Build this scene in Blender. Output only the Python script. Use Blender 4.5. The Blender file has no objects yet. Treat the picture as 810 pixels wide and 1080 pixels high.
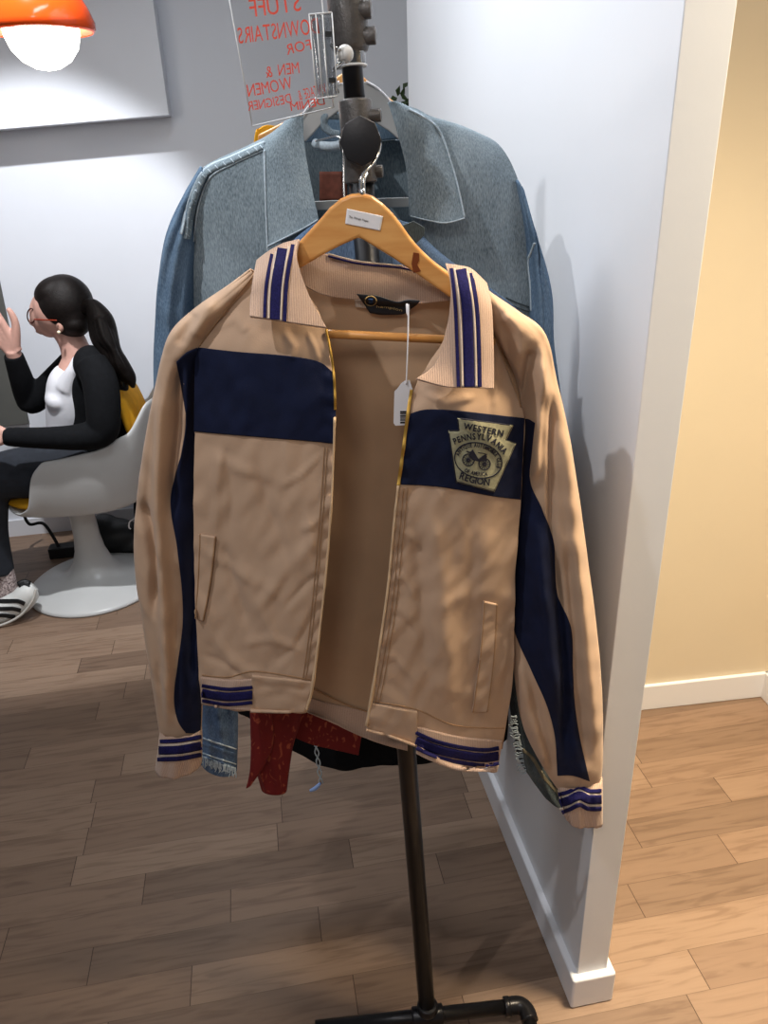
import bpy, bmesh, math, random
from mathutils import Vector, Matrix, noise
from mathutils.bvhtree import BVHTree
random.seed(7)
PI = math.pi
sc = bpy.context.scene
COL = sc.collection

# ------------------------------------------------------------------ camera model
H = 1.58; F = 811.0; P = math.radians(25.4); RL = math.radians(2.34)
CAM = Vector((0, 0, H))
def ray(x, y):
    a = x-405; b = y-540
    u = a*math.cos(RL)-b*math.sin(RL); v = a*math.sin(RL)+b*math.cos(RL)
    return Vector((u, F*math.cos(P)-v*math.sin(P), -F*math.sin(P)-v*math.cos(P)))
def at(x, y, Y):
    d = ray(x, y); return CAM + d*(Y/d.y)
def fl(x, y, z=0.0):
    d = ray(x, y); return CAM + d*((z-H)/d.z)
cam = bpy.data.cameras.new('camera'); camo = bpy.data.objects.new('camera', cam); COL.objects.link(camo)
cam.sensor_fit = 'VERTICAL'; cam.sensor_height = 36; cam.lens = 36*F/1080; cam.clip_start = .02
r0 = Vector((1, 0, 0)); u0 = Vector((0, math.sin(P), math.cos(P))); fw = Vector((0, math.cos(P), -math.sin(P)))
cx = r0*math.cos(RL)-u0*math.sin(RL); cy = r0*math.sin(RL)+u0*math.cos(RL); cz = -fw
M = Matrix(((cx.x, cy.x, cz.x, 0), (cx.y, cy.y, cz.y, 0), (cx.z, cy.z, cz.z, H), (0, 0, 0, 1)))
camo.matrix_world = M
sc.camera = camo
sc.view_settings.view_transform = 'Standard'; sc.view_settings.look = 'None'; sc.view_settings.gamma = 1
sc.view_settings.use_curve_mapping = False; sc.view_settings.exposure = .02

# room axes: the room is turned about nine degrees to the camera
TH = math.radians(9.0)
E1 = Vector((math.cos(TH), math.sin(TH), 0)); E2 = Vector((-math.sin(TH), math.cos(TH), 0))

# ------------------------------------------------------------------ materials
def srgb(r, g, b):
    f = lambda c: (c/255/12.92) if c/255 <= .04045 else ((c/255+.055)/1.055)**2.4
    return (f(r), f(g), f(b), 1)
def nd(nt, t, **k):
    n = nt.nodes.new(t)
    for a, b in k.items(): setattr(n, a, b)
    return n
def mat(name, col, rough=.6, var=0, vscale=30, bump=0, bscale=300, metal=0, col2=None, spec=.5, stretch=None, sheen=0, trans=0, ior=1.45):
    m = bpy.data.materials.new(name); m.use_nodes = True; nt = m.node_tree
    b = nt.nodes['Principled BSDF']; b.inputs['Roughness'].default_value = rough; b.inputs['Metallic'].default_value = metal
    b.inputs['Specular IOR Level'].default_value = spec; b.inputs['Base Color'].default_value = col
    b.inputs['Sheen Weight'].default_value = sheen
    b.inputs['Transmission Weight'].default_value = trans; b.inputs['IOR'].default_value = ior
    tc = nd(nt, 'ShaderNodeTexCoord'); mp = nd(nt, 'ShaderNodeMapping'); nt.links.new(tc.outputs['Object'], mp.inputs[0])
    if stretch: mp.inputs['Scale'].default_value = stretch
    if var or col2:
        n = nd(nt, 'ShaderNodeTexNoise'); n.inputs['Scale'].default_value = vscale; n.inputs['Detail'].default_value = 5
        nt.links.new(mp.outputs[0], n.inputs['Vector'])
        r = nd(nt, 'ShaderNodeValToRGB'); r.color_ramp.elements[0].position = .35; r.color_ramp.elements[1].position = .68
        c2 = col2 or tuple(min(1, c*(1+var)) for c in col[:3])+(1,)
        c1 = col if col2 else tuple(c*(1-var) for c in col[:3])+(1,)
        r.color_ramp.elements[0].color = c1; r.color_ramp.elements[1].color = c2
        nt.links.new(n.outputs['Fac'], r.inputs[0]); nt.links.new(r.outputs[0], b.inputs['Base Color'])
    if bump:
        n2 = nd(nt, 'ShaderNodeTexNoise'); n2.inputs['Scale'].default_value = bscale; n2.inputs['Detail'].default_value = 3
        nt.links.new(mp.outputs[0], n2.inputs['Vector'])
        bp = nd(nt, 'ShaderNodeBump'); bp.inputs['Strength'].default_value = bump; bp.inputs['Distance'].default_value = .002
        nt.links.new(n2.outputs['Fac'], bp.inputs['Height']); nt.links.new(bp.outputs[0], b.inputs['Normal'])
    return m
def knit(name, col, col2, scale=900, axis='X'):
    m = bpy.data.materials.new(name); m.use_nodes = True; nt = m.node_tree; b = nt.nodes['Principled BSDF']
    b.inputs['Roughness'].default_value = .9; b.inputs['Sheen Weight'].default_value = .2
    tc = nd(nt, 'ShaderNodeTexCoord')
    w = nd(nt, 'ShaderNodeTexWave', bands_direction=axis); w.inputs['Scale'].default_value = scale/6.28*1.0
    w.inputs['Distortion'].default_value = 1.2; w.inputs['Detail Scale'].default_value = 40
    nt.links.new(tc.outputs['Object'], w.inputs['Vector'])
    n = nd(nt, 'ShaderNodeTexNoise'); n.inputs['Scale'].default_value = 600; nt.links.new(tc.outputs['Object'], n.inputs['Vector'])
    mx = nd(nt, 'ShaderNodeMix', data_type='RGBA'); mx.inputs['A'].default_value = col; mx.inputs['B'].default_value = col2
    ad = nd(nt, 'ShaderNodeMath', operation='MULTIPLY'); nt.links.new(w.outputs['Fac'], ad.inputs[0]); nt.links.new(n.outputs['Fac'], ad.inputs[1])
    nt.links.new(ad.outputs[0], mx.inputs['Factor']); nt.links.new(mx.outputs['Result'], b.inputs['Base Color'])
    bp = nd(nt, 'ShaderNodeBump'); bp.inputs['Strength'].default_value = .5; bp.inputs['Distance'].default_value = .001
    nt.links.new(w.outputs['Fac'], bp.inputs['Height']); nt.links.new(bp.outputs[0], b.inputs['Normal'])
    return m
def denim(name, lo, hi, big=.5):
    m = bpy.data.materials.new(name); m.use_nodes = True; nt = m.node_tree; b = nt.nodes['Principled BSDF']
    b.inputs['Roughness'].default_value = .95; b.inputs['Specular IOR Level'].default_value = .2
    tc = nd(nt, 'ShaderNodeTexCoord')
    mp = nd(nt, 'ShaderNodeMapping'); mp.inputs['Scale'].default_value = (1, 1, .22); nt.links.new(tc.outputs['Object'], mp.inputs[0])
    n = nd(nt, 'ShaderNodeTexNoise'); n.inputs['Scale'].default_value = 800; n.inputs['Detail'].default_value = 3; nt.links.new(mp.outputs[0], n.inputs['Vector'])
    n2 = nd(nt, 'ShaderNodeTexNoise'); n2.inputs['Scale'].default_value = 9; n2.inputs['Detail'].default_value = 3; nt.links.new(tc.outputs['Object'], n2.inputs['Vector'])
    mx = nd(nt, 'ShaderNodeMath', operation='MULTIPLY_ADD'); mx.inputs[1].default_value = big; nt.links.new(n2.outputs['Fac'], mx.inputs[0])
    s = nd(nt, 'ShaderNodeMath', operation='MULTIPLY'); s.inputs[1].default_value = 1-big*.5; nt.links.new(n.outputs['Fac'], s.inputs[0]); nt.links.new(s.outputs[0], mx.inputs[2])
    r = nd(nt, 'ShaderNodeValToRGB'); r.color_ramp.elements[0].position = .38; r.color_ramp.elements[1].position = .86
    r.color_ramp.elements[0].color = lo; r.color_ramp.elements[1].color = hi
    nt.links.new(mx.outputs[0], r.inputs[0]); nt.links.new(r.outputs[0], b.inputs['Base Color'])
    bp = nd(nt, 'ShaderNodeBump'); bp.inputs['Strength'].default_value = .35; bp.inputs['Distance'].default_value = .001
    nt.links.new(n.outputs['Fac'], bp.inputs['Height']); nt.links.new(bp.outputs[0], b.inputs['Normal'])
    return m
def emis(name, col, s):
    m = bpy.data.materials.new(name); m.use_nodes = True; b = m.node_tree.nodes['Principled BSDF']
    b.inputs['Base Color'].default_value = col; b.inputs['Emission Color'].default_value = col; b.inputs['Emission Strength'].default_value = s
    return m

tan = mat('tan cotton', srgb(184, 153, 127), .8, var=.05, vscale=14, bump=.12, bscale=700, sheen=.1)
tan_in = mat('tan lining', srgb(182, 150, 120), .85, var=.06, vscale=10, bump=.1, bscale=700)
tan_rib = knit('tan rib knit', srgb(194, 164, 144), srgb(158, 128, 110), 800, 'X')
cream = knit('cream rib line', srgb(205, 188, 172), srgb(170, 150, 135), 900, 'X')
navy = mat('navy cotton', srgb(17, 24, 50), .85, var=.15, vscale=40, bump=.2, bscale=800, spec=.25)
navy_knit = mat('navy rib knit', srgb(28, 26, 72), .95, var=.3, vscale=500, bump=.4, bscale=900, spec=.2)
stitch = mat('tan stitching', srgb(160, 125, 92), .9)
stitch_l = mat('pale stitching', srgb(205, 175, 140), .9)
gold = mat('brass zip', srgb(190, 150, 70), .4, metal=.6)
patchm = mat('patch twill', srgb(160, 156, 128), .9, var=.12, vscale=260, bump=.3, bscale=900)
thread = mat('dark thread', srgb(24, 24, 40), .9)
woodh = mat('varnished beech', srgb(222, 165, 98), .28, col2=srgb(205, 140, 74), vscale=14, stretch=(1, 4, 6))
knot = mat('wood knot', srgb(120, 58, 22), .3)
white_paper = mat('white paper', srgb(228, 226, 228), .6)
black_ink = mat('black ink', srgb(30, 30, 34), .6)
chrome = mat('chrome wire', srgb(215, 215, 215), .18, metal=1)
iron = mat('grey cast iron', srgb(92, 88, 86), .42, var=.12, vscale=120, bump=.35, bscale=420, metal=.35)
pipe = mat('black steel pipe', srgb(36, 35, 37), .32, metal=.6, var=.1, vscale=60)
plug = mat('dark hex plug', srgb(40, 39, 42), .45, metal=.3, bump=.1, bscale=200)
dl = denim('washed grey denim', srgb(84, 99, 108), srgb(168, 182, 190), .5)
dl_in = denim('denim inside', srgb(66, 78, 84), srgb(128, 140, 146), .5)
db = denim('blue denim', srgb(38, 58, 88), srgb(118, 142, 172), .7)
dd = denim('dark denim', srgb(32, 38, 42), srgb(92, 102, 106), .9)  # dark seams; on the blue jacket's right sleeve this tone is painted shade
seamw = mat('pale denim seam', srgb(182, 196, 205), .9, var=.15, vscale=300)
leather = mat('rust leather patch', srgb(120, 66, 50), .7, var=.2, vscale=120)
wallw = mat('cool white paint', srgb(222, 225, 232), .55, var=.015, vscale=3, bump=.06, bscale=120)
wallp = mat('partition white paint', srgb(224, 226, 230), .4, var=.015, vscale=3, bump=.05, bscale=90)
wallb = mat('cream paint', srgb(214, 200, 176), .6, var=.015, vscale=3)
basem = mat('white gloss trim', srgb(226, 226, 230), .35)
skin = mat('skin', srgb(206, 160, 145), .5, var=.05, vscale=40)
hairm = mat('dark brown hair', srgb(20, 14, 12), .5, spec=.25, var=.4, vscale=60, bump=.5, bscale=220, stretch=(1, 1, 6))
blackk = mat('black knit', srgb(15, 16, 19), .9, var=.2, vscale=60, bump=.2, bscale=400, spec=.2)
whitek = mat('white jersey', srgb(226, 226, 232), .8, bump=.15, bscale=60)
trous = mat('charcoal cloth', srgb(38, 42, 50), .9, var=.15, vscale=30, bump=.2, bscale=100)
chairw = mat('white fibreglass', srgb(198, 198, 196), .28, var=.02, vscale=8)
yel = mat('mustard upholstery', srgb(222, 160, 24), .8, var=.08, vscale=30, bump=.2, bscale=200)
black = mat('black plastic', srgb(14, 14, 15), .5)
orange = mat('orange enamel', srgb(214, 72, 18), .15)
glowm = emis('lit opal glass', srgb(255, 250, 240), 6)
ink = mat('orange marker ink', srgb(225, 75, 50), .6)
leafm = mat('plant leaf', srgb(52, 70, 34), .45, var=.35, vscale=90)
potm = mat('terracotta', srgb(150, 92, 66), .8)
gplast = mat('grey plastic hanger', srgb(172, 172, 170), .4)
panelm = mat('dark grey board', srgb(92, 92, 88), .6, var=.05, vscale=10)
soleb = mat('shoe leather', srgb(222, 222, 218), .5)
lblue = mat('pale blue cloth', srgb(150, 175, 225), .8)

def clear_mat(name, tint, alpha):
    m = bpy.data.materials.new(name); m.use_nodes = True; nt = m.node_tree; out = nt.nodes['Material Output']
    g = nd(nt, 'ShaderNodeBsdfGlossy'); g.inputs['Roughness'].default_value = .05
    t = nd(nt, 'ShaderNodeBsdfTransparent'); t.inputs[0].default_value = tint
    fr = nd(nt, 'ShaderNodeFresnel'); fr.inputs[0].default_value = 1.45
    ad = nd(nt, 'ShaderNodeMath', operation='ADD'); ad.inputs[1].default_value = alpha; nt.links.new(fr.outputs[0], ad.inputs[0])
    mx = nd(nt, 'ShaderNodeMixShader'); nt.links.new(ad.outputs[0], mx.inputs[0]); nt.links.new(t.outputs[0], mx.inputs[1]); nt.links.new(g.outputs[0], mx.inputs[2])
    nt.links.new(mx.outputs[0], out.inputs[0]); return m
acryl = clear_mat('clear acrylic', (.97, .97, .97, 1), .0)
clearp = clear_mat('clear plastic', (.86, .87, .88, 1), .22)
edgem = mat('acrylic edge glint', srgb(232, 234, 236), .3)  # whitish colour stands in for light caught in the clear edges

def floor_mat():
    m = bpy.data.materials.new('oak strip floor'); m.use_nodes = True; nt = m.node_tree; b = nt.nodes['Principled BSDF']
    L = nt.links.new
    geo = nd(nt, 'ShaderNodeNewGeometry'); mp = nd(nt, 'ShaderNodeMapping'); mp.inputs['Rotation'].default_value = (0, 0, -TH); L(geo.outputs['Position'], mp.inputs[0])
    sx = nd(nt, 'ShaderNodeSeparateXYZ'); L(mp.outputs[0], sx.inputs[0])
    def mt(op, a, bb=None, c=None):
        n = nd(nt, 'ShaderNodeMath', operation=op)
        for i, q in enumerate((a, bb, c)):
            if q is None: continue
            if isinstance(q, (int, float)): n.inputs[i].default_value = q
            else: L(q, n.inputs[i])
        return n.outputs[0]
    RH, BL = .088, .50
    v = mt('DIVIDE', sx.outputs[1], RH); row = mt('FLOOR', v); fv = mt('FRACT', v)
    wn = nd(nt, 'ShaderNodeTexWhiteNoise', noise_dimensions='1D'); L(row, wn.inputs['W'])
    u = mt('ADD', mt('DIVIDE', sx.outputs[0], BL), mt('MULTIPLY', wn.outputs['Value'], 5.0)); colm = mt('FLOOR', u); fu = mt('FRACT', u)
    cb = nd(nt, 'ShaderNodeCombineXYZ'); L(row, cb.inputs[0]); L(colm, cb.inputs[1])
    w2 = nd(nt, 'ShaderNodeTexWhiteNoise', noise_dimensions='2D'); L(cb.outputs[0], w2.inputs['Vector'])
    # grain, shifted per strip
    gp = nd(nt, 'ShaderNodeCombineXYZ'); L(mt('MULTIPLY_ADD', w2.outputs['Value'], 37.0, mt('MULTIPLY', sx.outputs[0], 5.0)), gp.inputs[0]); L(mt('MULTIPLY', sx.outputs[1], 55.0), gp.inputs[1]); L(w2.outputs['Value'], gp.inputs[2])
    g = nd(nt, 'ShaderNodeTexNoise'); g.inputs['Scale'].default_value = 1.0; g.inputs['Detail'].default_value = 6; g.inputs['Distortion'].default_value = 1.2; L(gp.outputs[0], g.inputs['Vector'])
    ramp = nd(nt, 'ShaderNodeValToRGB'); e = ramp.color_ramp.elements
    e[0].position = .0; e[0].color = srgb(108, 88, 73); e[1].position = 1; e[1].color = srgb(148, 124, 104)
    e2 = e.new(.55); e2.color = srgb(130, 106, 88)
    L(mt('MULTIPLY_ADD', w2.outputs['Value'], .75, mt('MULTIPLY_ADD', g.outputs['Fac'], .5, -.12)), ramp.inputs[0])
    gr = nd(nt, 'ShaderNodeMix', data_type='RGBA', blend_type='MULTIPLY'); gr.inputs['Factor'].default_value = .38
    r2 = nd(nt, 'ShaderNodeValToRGB'); r2.color_ramp.elements[0].position = .36; r2.color_ramp.elements[0].color = (.55, .48, .44, 1); r2.color_ramp.elements[1].position = .5; r2.color_ramp.elements[1].color = (1, 1, 1, 1)
    L(g.outputs['Fac'], r2.inputs[0]); L(ramp.outputs[0], gr.inputs['A']); L(r2.outputs[0], gr.inputs['B'])
    # seams
    ev = mt('MULTIPLY', mt('MINIMUM', fv, mt('SUBTRACT', 1.0, fv)), RH); eu = mt('MULTIPLY', mt('MINIMUM', fu, mt('SUBTRACT', 1.0, fu)), BL)
    sv = mt('MULTIPLY', mt('LESS_THAN', ev, .0007), .45); su = mt('MULTIPLY', mt('LESS_THAN', eu, .0010), .9)
    s = mt('MAXIMUM', sv, su)
    fin = nd(nt, 'ShaderNodeMix', data_type='RGBA'); L(s, fin.inputs['Factor']); L(gr.outputs['Result'], fin.inputs['A']); fin.inputs['B'].default_value = srgb(62, 44, 32)
    L(fin.outputs['Result'], b.inputs['Base Color']); b.inputs['Roughness'].default_value = .42; b.inputs['Specular IOR Level'].default_value = .35
    bp = nd(nt, 'ShaderNodeBump'); bp.inputs['Strength'].default_value = .15; bp.inputs['Distance'].default_value = .001; L(g.outputs['Fac'], bp.inputs['Height']); L(bp.outputs[0], b.inputs['Normal'])
    return m
def red_mat():
    m = bpy.data.materials.new('red leaf print'); m.use_nodes = True; nt = m.node_tree; b = nt.nodes['Principled BSDF']; b.inputs['Roughness'].default_value = .8
    tc = nd(nt, 'ShaderNodeTexCoord'); mp = nd(nt, 'ShaderNodeMapping'); mp.inputs['Scale'].default_value = (60, 60, 28); mp.inputs['Rotation'].default_value = (0, .5, 0)
    nt.links.new(tc.outputs['Object'], mp.inputs[0])
    v = nd(nt, 'ShaderNodeTexNoise'); v.inputs['Scale'].default_value = 1; v.inputs['Detail'].default_value = 1; v.inputs['Distortion'].default_value = 1.5; nt.links.new(mp.outputs[0], v.inputs['Vector'])
    r = nd(nt, 'ShaderNodeValToRGB'); r.color_ramp.elements[0].position = .58; r.color_ramp.elements[0].color = srgb(116, 15, 17); r.color_ramp.elements[1].position = .64; r.color_ramp.elements[1].color = srgb(165, 75, 50)
    nt.links.new(v.outputs['Fac'], r.inputs[0]); nt.links.new(r.outputs[0], b.inputs['Base Color']); return m
redm = red_mat(); floorm = floor_mat()

# ------------------------------------------------------------------ object helpers
BV = {}
def thing(name, label, cat, loc=(0, 0, 0), group=None):
    o = bpy.data.objects.new(name, None); COL.objects.link(o); o.location = loc; o.empty_display_size = .05
    o['label'] = label; o['category'] = cat
    if group: o['group'] = group
    return o
def wloc(o):
    l = Vector((0, 0, 0))
    while o is not None: l += o.location; o = o.parent
    return l
def obj(name, verts, faces, m, parent=None, smooth=True, bvh=False, label=None):
    me = bpy.data.meshes.new(name)
    off = wloc(parent) if parent else Vector((0, 0, 0))
    verts = [Vector(v) for v in verts]
    me.from_pydata([tuple(v-off) for v in verts], [], faces)
    me.materials.append(m)
    if smooth: me.polygons.foreach_set('use_smooth', [True]*len(faces))
    me.update()
    o = bpy.data.objects.new(name, me); COL.objects.link(o)
    if parent: o.parent = parent
    if label: o['label'] = label
    if bvh: o_b = BVHTree.FromPolygons([tuple(v) for v in verts], faces); BV[o.name] = o_b
    return o
def bmobj(name, bm, m, parent=None, smooth=False, label=None, bevel=0):
    vs = [v.co.copy() for v in bm.verts]; bm.verts.index_update(); fs = [[v.index for v in f.verts] for f in bm.faces]; bm.free()
    o = obj(name, vs, fs, m, parent, smooth, label=label)
    if bevel:
        b = o.modifiers.new('b', 'BEVEL'); b.width = bevel; b.segments = 3; b.limit_method = 'ANGLE'
    return o
def tag(o, label, cat, group=None, kind=None):
    o['label'] = label; o['category'] = cat
    if group: o['group'] = group
    if kind: o['kind'] = kind
    return o
def struct(o): o['kind'] = 'structure'; return o
def cr(p, t):
    n = len(p)-1; i = min(int(t*n), n-1) if n > 0 else 0; f = t*n-i
    if n == 0: return p[0]
    a = p[max(i-1, 0)]; b = p[i]; c = p[i+1]; d = p[min(i+2, n)]
    return tuple(.5*((2*b[k])+(-a[k]+c[k])*f+(2*a[k]-5*b[k]+4*c[k]-d[k])*f*f+(-a[k]+3*b[k]-3*c[k]+d[k])*f**3) for k in range(len(b)))
def solid(o, t, off=0):
    s = o.modifiers.new('s', 'SOLIDIFY'); s.thickness = t; s.offset = off; return o
def gridfaces(nu, nv, closed=False):
    w = nu if closed else nu+1; fs = []
    for j in range(nv):
        for i in range(nu):
            a = j*w+i; b = j*w+(i+1) % w if closed else a+1; fs.append((a, b, b+w, a+w))
    return fs
def sheet(name, rows, m, parent=None, nu=40, nv=60, thick=.0025, disp=None, bvh=True, label=None):
    """rows of (px, py, Y): a cloth surface at its own distance"""
    vs = []
    for j in range(nv+1):
        rw = [cr([r[k] for r in rows], j/nv) for k in range(len(rows[0]))]
        for i in range(nu+1):
            q = cr(rw, i/nu); p = at(*q)
            if disp: p = p+Vector((0, -disp(i/nu, j/nv, p), 0))
            vs.append(p)
    o = obj(name, vs, gridfaces(nu, nv), m, parent, True, bvh, label)
    return solid(o, thick) if thick else o
def tube(name, rows, m, parent=None, ns=48, nv=80, thick=.002, disp=None, bvh=True, label=None, cap=False, sq=1.0):
    """rows of (Lx,Ly,Rx,Ry,Y,depth): a sleeve-like tube"""
    vs = []
    for j in range(nv+1):
        q = cr(rows, j/nv); Lp = at(q[0], q[1], q[4]); Rp = at(q[2], q[3], q[4]); c = (Lp+Rp)/2; h = (Rp-Lp)/2
        for i in range(ns):
            a = 2*PI*i/ns; ca = math.cos(a); sa = math.sin(a)
            ca2 = math.copysign(abs(ca)**sq, ca); sa2 = math.copysign(abs(sa)**sq, sa)
            p = c+h*ca2+Vector((0, -q[5]*sa2, 0))
            if disp: p = p+Vector((0, -disp(a, j/nv, p), 0))*abs(sa)
            vs.append(p)
    fs = gridfaces(ns, nv, True)
    if cap: fs += [tuple(range(ns))[::-1], tuple(range(nv*ns, nv*ns+ns))]
    o = obj(name, vs, fs, m, parent, True, bvh, label)
    return solid(o, thick) if thick else o
def hit(px, py, targets, off, last=[None]):
    d = ray(px, py).normalized(); best = None
    for t in targets:
        h = BV[t].ray_cast(CAM, d)
        if h[0] is not None and (best is None or h[3] < best): best = h[3]
    if best is None:      # just off the edge: carry on from the nearest cloth
        best = 1.0; cand = []
        for t in targets:
            b = 1.0
            for _ in range(4): b = (BV[t].find_nearest(CAM+d*b)[0]-CAM).dot(d)
            cand.append(((BV[t].find_nearest(CAM+d*b)[3]), b))
        best = min(cand)[1]
    last[0] = best
    return CAM+d*(best-off)
def keep(vs, fs, lim=.018):
    return [f for f in fs if max((vs[a]-CAM).length for a in f)-min((vs[a]-CAM).length for a in f) < lim] or fs
def decal(name, rows, targets, m, parent, off=.0028, thick=.0012, nu=30, nv=10, label=None, bvh=False):
    """rows of (px,py) laid on the cloth underneath, following its folds"""
    vs = []
    for j in range(nv+1):
        rw = [cr([r[k] for r in rows], j/nv) for k in range(len(rows[0]))]
        for i in range(nu+1):
            q = cr(rw, i/nu); vs.append(hit(q[0], q[1], targets, off))
    o = obj(name, vs, keep(vs, gridfaces(nu, nv), .03), m, parent, True, bvh, label)
    return solid(o, thick)
def ribbon(name, pts, w, targets, m, parent, off=.0028, thick=.001, n=40, w2=None, label=None, lin=False):
    vs = []; K = 4 if w > 2.9 else 1
    if K > 1 and n == 40: n = 80
    for j in range(n+1):
        t = j/n; q = cr(pts, t); qa = cr(pts, max(0, t-.01)); qb = cr(pts, min(1, t+.01))
        d = Vector((qb[0]-qa[0], qb[1]-qa[1])).normalized(); nn = Vector((-d.y, d.x)); ww = (w+(w2-w)*t if w2 else w)/2
        for k in range(K+1): s = -1+2*k/K; vs.append(hit(q[0]+nn.x*ww*s, q[1]+nn.y*ww*s, targets, off))
    o = obj(name, vs, keep(vs, gridfaces(K, n), .03 if w > 2.4 else .018), m, parent, True, False, label)
    return solid(o, thick)
def wire(name, pts, r, m, parent=None, ns=10, cap=True, sub=8, bvh=False, label=None, closed=False):
    """pts world (x,y,z[,r]) -> swept round bar"""
    pp = [tuple(p)+((r,) if len(p) == 3 else ()) for p in pts]
    n = max(1, (len(pp)-1)*sub); C = [cr(pp, i/n) for i in range(n+1)] if sub > 1 else pp
    vs = []; pn = None
    for i, c in enumerate(C):
        a = Vector(C[max(0, i-1)][:3]); b = Vector(C[min(len(C)-1, i+1)][:3]); d = (b-a)
        d = d.normalized() if d.length > 1e-9 else Vector((0, 0, 1))
        if pn is None:
            pn = d.orthogonal().normalized()
        pn = (pn-d*pn.dot(d)); pn = pn.normalized() if pn.length > 1e-6 else d.orthogonal().normalized()
        bn = d.cross(pn)
        for k in range(ns):
            t = 2*PI*k/ns; vs.append(Vector(c[:3])+(pn*math.cos(t)+bn*math.sin(t))*c[3])
    fs = gridfaces(ns, len(C)-1, True)
    if cap: fs += [tuple(range(ns))[::-1], tuple(range((len(C)-1)*ns, len(C)*ns))]
    return obj(name, vs, fs, m, parent, True, bvh, label)
def raw_wire(pts, ns=16, sub=6):
    pp = [tuple(p) for p in pts]; n = (len(pp)-1)*sub; C = [cr(pp, i/n) for i in range(n+1)]; vs = []; pn = None
    for i, c in enumerate(C):
        a = Vector(C[max(0, i-1)][:3]); b = Vector(C[min(n, i+1)][:3]); d = (b-a).normalized()
        if pn is None: pn = d.orthogonal().normalized()
        pn = (pn-d*pn.dot(d)).normalized(); bn = d.cross(pn)
        for k in range(ns):
            t = 2*PI*k/ns; vs.append(Vector(c[:3])+(pn*math.cos(t)+bn*math.sin(t))*max(c[3], .001))
    fs = gridfaces(ns, n, True)+[tuple(range(ns))[::-1], tuple(range(n*ns, (n+1)*ns))]
    return vs, fs
def raw_ball(c, r, rot=(0, 0, 0), n=20):
    from mathutils import Euler
    R = Euler(rot).to_matrix(); vs = [Vector(c)+R@Vector((0, 0, r[2]))]; c = Vector(c)
    for j in range(1, n):
        for i in range(2*n):
            a = PI*j/n; b = PI*i/n; vs.append(c+R@Vector((r[0]*math.sin(a)*math.cos(b), r[1]*math.sin(a)*math.sin(b), r[2]*math.cos(a))))
    vs.append(c+R@Vector((0, 0, -r[2]))); fs = []; w = 2*n
    for i in range(w): fs.append((0, 1+i, 1+(i+1) % w)); fs.append((len(vs)-1, 1+(n-2)*w+(i+1) % w, 1+(n-2)*w+i))
    for j in range(n-2):
        for i in range(w): a = 1+j*w+i; b = 1+j*w+(i+1) % w; fs.append((a, a+w, b+w, b))
    return vs, fs
def merged(name, raws, m, parent, voxel=.005, smooth=4, label=None):
    vs = []; fs = []
    for v, f in raws:
        o = len(vs); vs += v; fs += [tuple(i+o for i in q) for q in f]
    o = obj(name, vs, fs, m, parent, True, False, label)
    r = o.modifiers.new('r', 'REMESH'); r.mode = 'VOXEL'; r.voxel_size = voxel; r.use_smooth_shade = True
    s = o.modifiers.new('s', 'SMOOTH'); s.iterations = smooth; s.factor = .5
    return o
def lathe_raw(c, prof, ns=48, sx=1, sy=1):
    vs = []; c = Vector(c)
    for r, z in prof:
        for i in range(ns): a = 2*PI*i/ns; vs.append(c+Vector((r*math.cos(a)*sx, r*math.sin(a)*sy, z)))
    return vs, gridfaces(ns, len(prof)-1, True)
def lathe(name, c, prof, m, parent=None, ns=48, label=None, thick=0):
    v, f = lathe_raw(c, prof, ns); f += [tuple(range(ns)), tuple(range((len(prof)-1)*ns, len(prof)*ns))] if not thick else []
    o = obj(name, v, f, m, parent, True, False, label)
    if thick: solid(o, thick)
    return o
def prism(name, pts, ydepth, m, parent=None, bevel=0, label=None, smooth=False, bvh=False):
    """pts world points of a front outline, pushed back along +Y"""
    n = len(pts); pts = [Vector(p) for p in pts]; vs = pts+[p+Vector((0, ydepth, 0)) for p in pts]
    fs = [tuple(range(n)), tuple(range(2*n-1, n-1, -1))]+[(i, n+i, n+(i+1) % n, (i+1) % n) for i in range(n)]
    o = obj(name, vs, fs, m, parent, smooth, bvh, label)
    if bevel: b = o.modifiers.new('b', 'BEVEL'); b.width = bevel; b.segments = 3; b.limit_method = 'ANGLE'; b.angle_limit = math.radians(50)
    return o
def slab(name, a, b, t, z0, z1, m, parent=None, bevel=0, label=None):
    """wall-like slab: floor line a->b, thickness t to the left of a->b"""
    a = Vector((a[0], a[1], 0)); b = Vector((b[0], b[1], 0)); d = (b-a).normalized(); n = Vector((-d.y, d.x, 0))*t
    q = [a, b, b+n, a+n]; vs = [p+Vector((0, 0, z0)) for p in q]+[p+Vector((0, 0, z1)) for p in q]
    fs = [(3, 2, 1, 0), (4, 5, 6, 7)]+[(i, (i+1) % 4, 4+(i+1) % 4, 4+i) for i in range(4)]
    o = obj(name, vs, fs, m, parent, False, False, label)
    if bevel: bb = o.modifiers.new('b', 'BEVEL'); bb.width = bevel; bb.segments = 3
    return o
_txt = {}
def glyph(s, bd=.0):
    if (s, bd) in _txt: return _txt[(s, bd)]
    cu = bpy.data.curves.new('t', 'FONT'); cu.body = s; cu.size = 1; cu.resolution_u = 3; cu.offset = bd; cu.fill_mode = 'FRONT'
    o = bpy.data.objects.new('t', cu); COL.objects.link(o); bpy.context.view_layer.update()
    me = o.to_mesh(); v = [(p.co.x, p.co.y) for p in me.vertices]; f = [tuple(q.vertices) for q in me.polygons]; o.to_mesh_clear()
    COL.objects.unlink(o); bpy.data.objects.remove(o)
    _txt[(s, bd)] = (v, f); return v, f
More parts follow.
